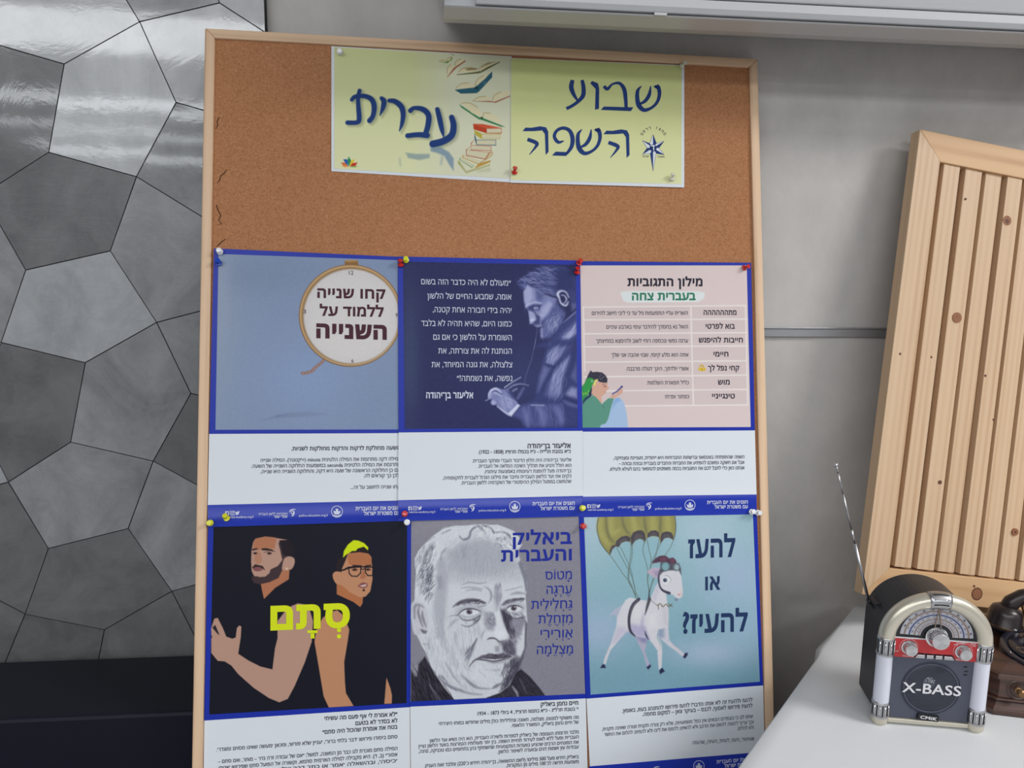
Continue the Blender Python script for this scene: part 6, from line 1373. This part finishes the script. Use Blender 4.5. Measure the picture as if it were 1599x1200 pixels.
# red band with shoulders
band = [(-.0535, .1285), (.0535, .1285), (.0535, .1010), (.0275, .1010), (.0220, .1085), (-.0220, .1085), (-.0275, .1010), (-.0535, .1010)]
rb = rex('red_band', band, -.0052, -.0015, M['red'], bevel=.0004)
rex('band_edge', [(-.0535, .1285), (.0535, .1285), (.0535, .1294), (-.0535, .1294)], -.0056, -.0015, M['silver'])
bx = [(-.0262, -.0132), (-.0112, -.0022), (.0002, .0092), (.0112, .0250)]
for i, (x0, x1) in enumerate(bx):
    s0, s1 = (.0035, 0) if i == 0 else ((0, -.0035) if i == 3 else (0, 0))
    rex('push_button', [(x0, .1018), (x1, .1018), (x1 + s1, .1072), (x0 + s0, .1072)], -.0072, -.0018, M['chrome2'], bevel=.0008)
# tuning scale: flat printed rings
def rings_(name, r0, r1, m, y, parent, t0=0.03, t1=math.pi - .03, kz=.90, n=36):
    V = []; Fc = []; c0 = .1325
    for i in range(n + 1):
        t = t0 + (t1 - t0) * i / n
        for r in (r0, r1): V.append((r * math.cos(t), y, c0 + r * kz * math.sin(t)))
    Fc = [(2 * i, 2 * i + 2, 2 * i + 3, 2 * i + 1) for i in range(n)]
    return link(name, mesh(name, V, Fc), m, parent, True)
sc = rings_('tuning_scale', .0185, .0468, M['dialw'], -.00345, rd)
for r0, r1, m in ((.0400, .0422, 'dialt'), (.0340, .0358, 'dialb'), (.0274, .0292, 'dialt'), (.0220, .0234, 'dialt'), (.0185, .0205, 'dark')): rings_('scale_ring', r0, r1, M[m], -.0036, sc)
V = []; Fc = []
for r, n_, ln in ((.0440, 11, .0022), (.0384, 13, .0018), (.0318, 12, .0020), (.0254, 15, .0016)):
    for i in range(n_):
        t = .14 + (math.pi - .28) * (i + .5 * ((n_ % 2) == 0)) / n_; t += .05
        for dt in ((-.5, .5) if n_ > 11 else (-.7, 0, .7)):
            c0 = np.array([r * math.cos(t + dt * .0016 / r * 1.1), .1325 + r * .9 * math.sin(t + dt * .0016 / r * 1.1)]); d = np.array([math.cos(t), math.sin(t)]) * ln / 2; e = np.array([-d[1], d[0]]) * .32
            b0 = len(V); V += [(*(q_[:1]), -.00372, q_[1]) for q_ in (c0 - d - e, c0 - d + e, c0 + d + e, c0 + d - e)]; Fc.append((b0, b0 + 3, b0 + 2, b0 + 1))
o = link('scale_numerals', mesh('scale_numerals', V, Fc), M['dark'], sc, True); o['kind'] = 'stuff'
for s in (-1, 1): rex('needle', [(s * .0048, .1400), (s * .0048 + .0012, .1400), (.0004 * s + .0006, .1725), (.0004 * s - .0006, .1725)], -.0050, -.0042, M['dialt'])
def knob(x, z, r, dep, name):
    q = Matrix.Translation((x, -.0052, z)) @ Matrix.Rotation(math.pi / 2, 4, 'X')
    k_ = lathe(name, [(r * 1.28, 0), (r * 1.28, .0012), (r * 1.05, .0016), (r * 1.03, dep * .82), (r * .98, dep)], 36, M['chrome'], rd, q)
    lathe('knob_face', [(r * .93, dep - .0004), (r * .90, dep + .0004), (.0001, dep + .0002)], 36, M['face'], k_, q, closed=False)
    for i in range(28):
        t = 2 * math.pi * i / 28
        tube('grip', [q @ Vector((r * 1.035 * math.cos(t), r * 1.035 * math.sin(t), .0018)), q @ Vector((r * 1.03 * math.cos(t), r * 1.03 * math.sin(t), dep * .8))], .00045 * (1 + r * 20), 5, M['chrome2'], k_)
    return k_
def face_mat():
    m = mat('spun_metal', (190, 192, 196), 0.36, metal=1.0); B(m).inputs['Anisotropic'].default_value = 0.9
    t = N(m, 'ShaderNodeTangent', direction_type='RADIAL', axis='Y'); L(m, t.outputs[0], B(m).inputs['Tangent'])
    return m
M['face'] = face_mat()
knob(-.0005, .1335, .0112, .0150, 'tuning_knob'); knob(-.0345, .1160, .0078, .0110, 'volume_knob'); knob(.0345, .1150, .0078, .0110, 'band_knob')
# loudspeaker
def ringy(name, r, rt, z, m, y):
    t_ = [(r * math.cos(t), y, z + r * math.sin(t)) for t in np.linspace(0, 2 * math.pi, 41)]
    return tube(name, t_, rt, 6, m, rd)
ZS = .0570
lathe('speaker_cone', [(.0335, 0), (.0335, .0006), (.0330, .0010), (.0001, .0014)], 40, M['mesh'], rd, Matrix.Translation((0, -.0020, ZS)) @ Matrix.Rotation(math.pi / 2, 4, 'X'))
ringy('speaker_rim', .0350, .0014, ZS, M['slate'], -.0024); ringy('speaker_rim', .0378, .0009, ZS, M['mesh'], -.0020)
V = []; Fc = []
for i in range(44):
    z = ZS - .0325 + i * .00148; h = math.sqrt(max(.0325 ** 2 - (z - ZS) ** 2, 1e-8)); b0 = len(V)
    V += [(-h, -.00345, z), (h, -.00345, z), (h, -.00385, z + .0005), (-h, -.00385, z + .0005), (-h, -.00345, z + .0009), (h, -.00345, z + .0009)]; Fc += [(b0, b0 + 1, b0 + 2, b0 + 3), (b0 + 3, b0 + 2, b0 + 5, b0 + 4)]
o = link('grille', mesh('grille', V, Fc), M['mesh'], rd, True); o['kind'] = 'stuff'
for x, z in ((.0415, .0915), (.0432, .0850), (.0425, .0800)):
    rex('panel_slot', [(x - .0022, z - .0008), (x + .0022, z - .0008), (x + .0022, z + .0012), (x - .0022, z + .0012)], -.0024, -.0016, M['dark'])
def rtext(s, x0, x1, z, h, m, y, bold, name, em=.7, shear=0.0, rot=0.0, parent=None):
    co, tr = glyphs(s, bold, True); a_, b_ = co[:, 0].min(), co[:, 0].max()
    x = x0 + (co[:, 0] - a_) / (b_ - a_) * (x1 - x0); zz = z + co[:, 1] / em * h
    x = x + (zz - z) * shear; zr = zz + (x - x0) * math.sin(rot)
    o = link(name, mesh(name, [(p, y, q_) for p, q_ in zip(x, zr)], tr), m, parent or rd, True); o['kind'] = 'stuff'; return o
rtext('X-BASS', -.0375, .0385, .0500, .0142, M['silver'], -.0042, .018, 'speaker_lettering')
em_ = lathe('round_emblem', [(.0082, 0), (.0082, .0002), (.0001, .0003)], 24, mat('emblem_grey', (64, 68, 80), .4), rd, Matrix.Translation((-.0035, -.0038, .0665)) @ Matrix.Rotation(math.pi / 2, 4, 'X'))
V = []; Fc = []
for i in range(26):
    t = random.uniform(0, 2 * math.pi); r = .0075 * math.sqrt(random.random()); x, z = -.0035 + r * math.cos(t), .0665 + abs(r * math.sin(t)) * .95; b0 = len(V); s = .00035 + .0003 * random.random()
    V += [(x - s, -.0043, z), (x, -.0043, z - s), (x + s, -.0043, z), (x, -.0043, z + s)]; Fc.append((b0, b0 + 1, b0 + 2, b0 + 3))
o = link('emblem_stars', mesh('emblem_stars', V, Fc), M['silver'], em_, True); o['kind'] = 'stuff'
bdg = rex('badge', [(-.0150, .0120), (.0125, .0100), (.0135, .0180), (-.0140, .0200)], -.0062, -.0016, M['dark'], bevel=.0006)
rtext('CMiK', -.0115, .0105, .0140, .0044, M['silver'], -.00635, .03, 'badge_lettering', shear=.15, rot=-.075, parent=bdg)
def rsmall(s, x, z, w, h=.0022): rtext(s, x - w / 2, x + w / 2, z, h, M['silver'], -.00535, .0, 'band_lettering', parent=rb)
rsmall('VOLUME', -.0345, .1022, .0150); rsmall('BAND', .0320, .1020, .0100); rsmall('OFF', -.0495, .1085, .0050, .0016); rsmall('TF-CARD', .0310, .1256, .0120); rsmall('AUX', .0465, .1256, .0070); rsmall('FM', .0250, .1232, .0050, .0018); rsmall('SW', .0480, .1232, .0050, .0018)
for sx in (-.0345, .0345):
    t_ = [(sx + .0118 * math.cos(t), -.00535, .1160 + .0118 * math.sin(t)) for t in np.linspace(-.5, math.pi + .5, 24)]
    tube('dial_arc', t_, .00022, 4, M['silver'], rb)
# aerial: five telescoping sections
nn = np.array([-math.sin(rang), math.cos(rang), 0]); cpl = nn @ RL + .074
def onpl(px, py): r = ray(px, py); return CAM + r * (cpl / (r @ nn))
Ri = Matrix.Rotation(-rang, 4, 'Z')
def loc(p): return Ri @ Vector(p - rc)
A0, A1 = loc(onpl(1356, 938)), loc(onpl(1305, 724))
ae = tube('aerial', [A0, A0.lerp(A1, .42)], .0021, 10, M['chrome2'], rd)
for k, (f0, f1, r) in enumerate(((.42, .52, .0017), (.52, .78, .00135), (.78, .93, .0011), (.93, .985, .0013))): tube('aerial_section', [A0.lerp(A1, f0), A0.lerp(A1, f1)], r, 8, M['chrome2'], ae)
tube('aerial_tip', [A0.lerp(A1, .975), A0.lerp(A1, .985), A0.lerp(A1, 1.0)], [.0018, .0028, .0026], 10, M['chrome'], ae)
tube('aerial_joint', [A0 + Vector((.004, 0, -.006)), A0 + Vector((0, 0, .002))], .0036, 10, M['rblack'], rd)

# ------------------------------------------------------------------ old fashioned telephone
pang = math.radians(-18); ux = np.array([math.cos(pang), math.sin(pang)]); uy = np.array([-math.sin(pang), math.cos(pang)])
f0 = hitz(1550, 1117, TZ)[:2]; pc = f0 + ux * .090 + uy * .112
M['pwood'] = wood('dark_walnut', (78, 53, 44), (48, 33, 30), (4.0, 60.0, 60.0), 0.35, 0.5, coat=0.3)
M['pdark'] = mat('dark_bronze', (44, 36, 38), 0.35, metal=0.3, coat=0.2); M['brass'] = mat('aged_brass', (122, 96, 68), 0.35, metal=0.8); M['pblack'] = mat('black_gloss', (22, 24, 36), 0.2, coat=0.5, coatr=0.05)
ph = root('telephone', (pc[0], pc[1], TZ), 'old fashioned dark wooden rotary telephone with brass knob, cut off by the right picture edge', 'telephone', rz=pang)
def octo(h, c, d=None): d = d or h; return [(-h + c, -d), (h - c, -d), (h, -d + c), (h, d - c), (h - c, d), (-h + c, d), (-h, d - c), (-h, -d + c)]
def slab(name, poly, z0, z1, m, parent=None, bevel=.0012, top=None):
    q = top or poly; n_ = len(poly)
    V = [(x, y, z0) for x, y in poly] + [(x, y, z1) for x, y in q]
    Fc = [tuple(range(n_ - 1, -1, -1)), tuple(range(n_, 2 * n_))] + [(i, (i + 1) % n_, n_ + (i + 1) % n_, n_ + i) for i in range(n_)]
    me = mesh(name, V, Fc); A_ = np.array([(x * 1.0, y * .3 + z * 1.0, z) for x, y, z in V], np.float32)
    at = me.attributes.new('grain', 'FLOAT_VECTOR', 'POINT'); at.data.foreach_set('vector', A_.ravel())
    o = link(name, me, m, parent or ph, True)
    if bevel: bev(o, bevel)
    return o
slab('base_plate', octo(.112, .022), 0, .010, M['pwood']); slab('base_moulding', octo(.112, .022), .010, .018, M['pwood'], top=octo(.104, .020))
slab('lower_bead', octo(.1045, .020), .018, .022, M['pwood'])
slab('case', octo(.101, .020), .022, .052, M['pwood'], bevel=.0008)
slab('top_plate', octo(.107, .021), .052, .060, M['pwood']); slab('top_slope', octo(.105, .021), .060, .070, M['pwood'], top=octo(.080, .016))
for x in (-.057, .057):
    q = Matrix.Translation((x, -.1005, .036)) @ Matrix.Rotation(math.pi / 2, 4, 'X')
    rs = lathe('rosette', [(.0155, 0), (.0155, .0010), (.0135, .0018), (.0125, .0010), (.0105, .0010), (.0095, .0020), (.0001, .0022)], 32, M['pwood'], ph, q)
    lathe('knob', [(.0055, .0020), (.0055, .0030), (.0030, .0040), (.0028, .0070), (.0052, .0090), (.0058, .0115), (.0040, .0138), (.0001, .0145)], 24, M['brass'], rs, q)
tl_ = Matrix.Translation((-.018, -.052, .0745)) @ Matrix.Rotation(math.radians(12), 4, 'X')
dl_ = lathe('dial', [(.046, -.006), (.047, 0), (.046, .003), (.0405, .0045), (.038, .0035), (.0001, .0035)], 48, M['pblack'], ph, tl_)
fw = lathe('finger_wheel', [(.0355, .0035), (.0360, .0050), (.0345, .0062), (.0185, .0062), (.0170, .0050)], 48, M['pblack'], dl_, tl_, closed=False)
lathe('dial_centre', [(.0160, .0035), (.0160, .0070), (.0140, .0078), (.0001, .0080)], 32, M['pdark'], dl_, tl_)
for i in range(10):
    t = math.radians(200 + i * 30); c0 = Vector((.0425 * math.cos(t), .0425 * math.sin(t), .0049))
    co, tr = glyphs('1234567890'[i], .02, True); k_ = .0060; mx_ = co.mean(0)
    o = link('numeral', mesh('numeral', [tl_ @ Vector((c0.x + (p[0] - mx_[0]) * k_ * 1.2, c0.y + (p[1] - mx_[1]) * k_, c0.z)) for p in co], tr), M['silver'], dl_, True)
    ring_ = [tl_ @ Vector((.0265 * math.cos(t) + .0058 * math.cos(s), .0265 * math.sin(t) + .0058 * math.sin(s), .0064)) for s in np.linspace(0, 2 * math.pi, 13)]
    tube('finger_hole', ring_, .0005, 4, M['brass'], dl_)
slab('cradle_block', [(-.074, .006), (.074, .006), (.074, .040), (-.074, .040)], .066, .0785, M['pdark'], top=[(-.078, .008), (.078, .008), (.078, .038), (-.078, .038)], bevel=.003)
for s in (-1, 1):
    tube('cradle_fork', [(.004 + s * .010, .012, .078), (.004 + s * .013, .012, .100), (.004 + s * .014, -.002, .112), (.004 + s * .014, -.007, .126)], [.004, .0035, .003, .003], 8, M['brass'], ph)
    tube('cradle_fork', [(.004 + s * .013, .012, .100), (.004 + s * .014, .026, .112), (.004 + s * .014, .031, .126)], [.0035, .003, .003], 8, M['brass'], ph)
hs = tube('handset_grip', [(-.040, .012, .108), (-.032, .012, .120), (-.018, .012, .132), (.004, .012, .140), (.026, .012, .132), (.040, .012, .120), (.048, .012, .108)], [.010, .012, .0105, .0095, .0105, .012, .010], 16, M['pdark'], ph)
for s, nm in ((-1, 'earpiece'), (1, 'mouthpiece')):
    q = Matrix.Translation((.004 + s * .044, .012, .0805)) @ Matrix.Rotation(s * math.radians(-6), 4, 'Y')
    lathe(nm, [(.0200, .000), (.0255, .001), (.0258, .006), (.0238, .009), (.0232, .022), (.0200, .030), (.0120, .035), (.0001, .036)], 36, M['pdark'], hs, q)
    lathe('rim_ring', [(.0262, .0045), (.0266, .0055), (.0262, .0068)], 36, M['brass'], hs, q, closed=False)
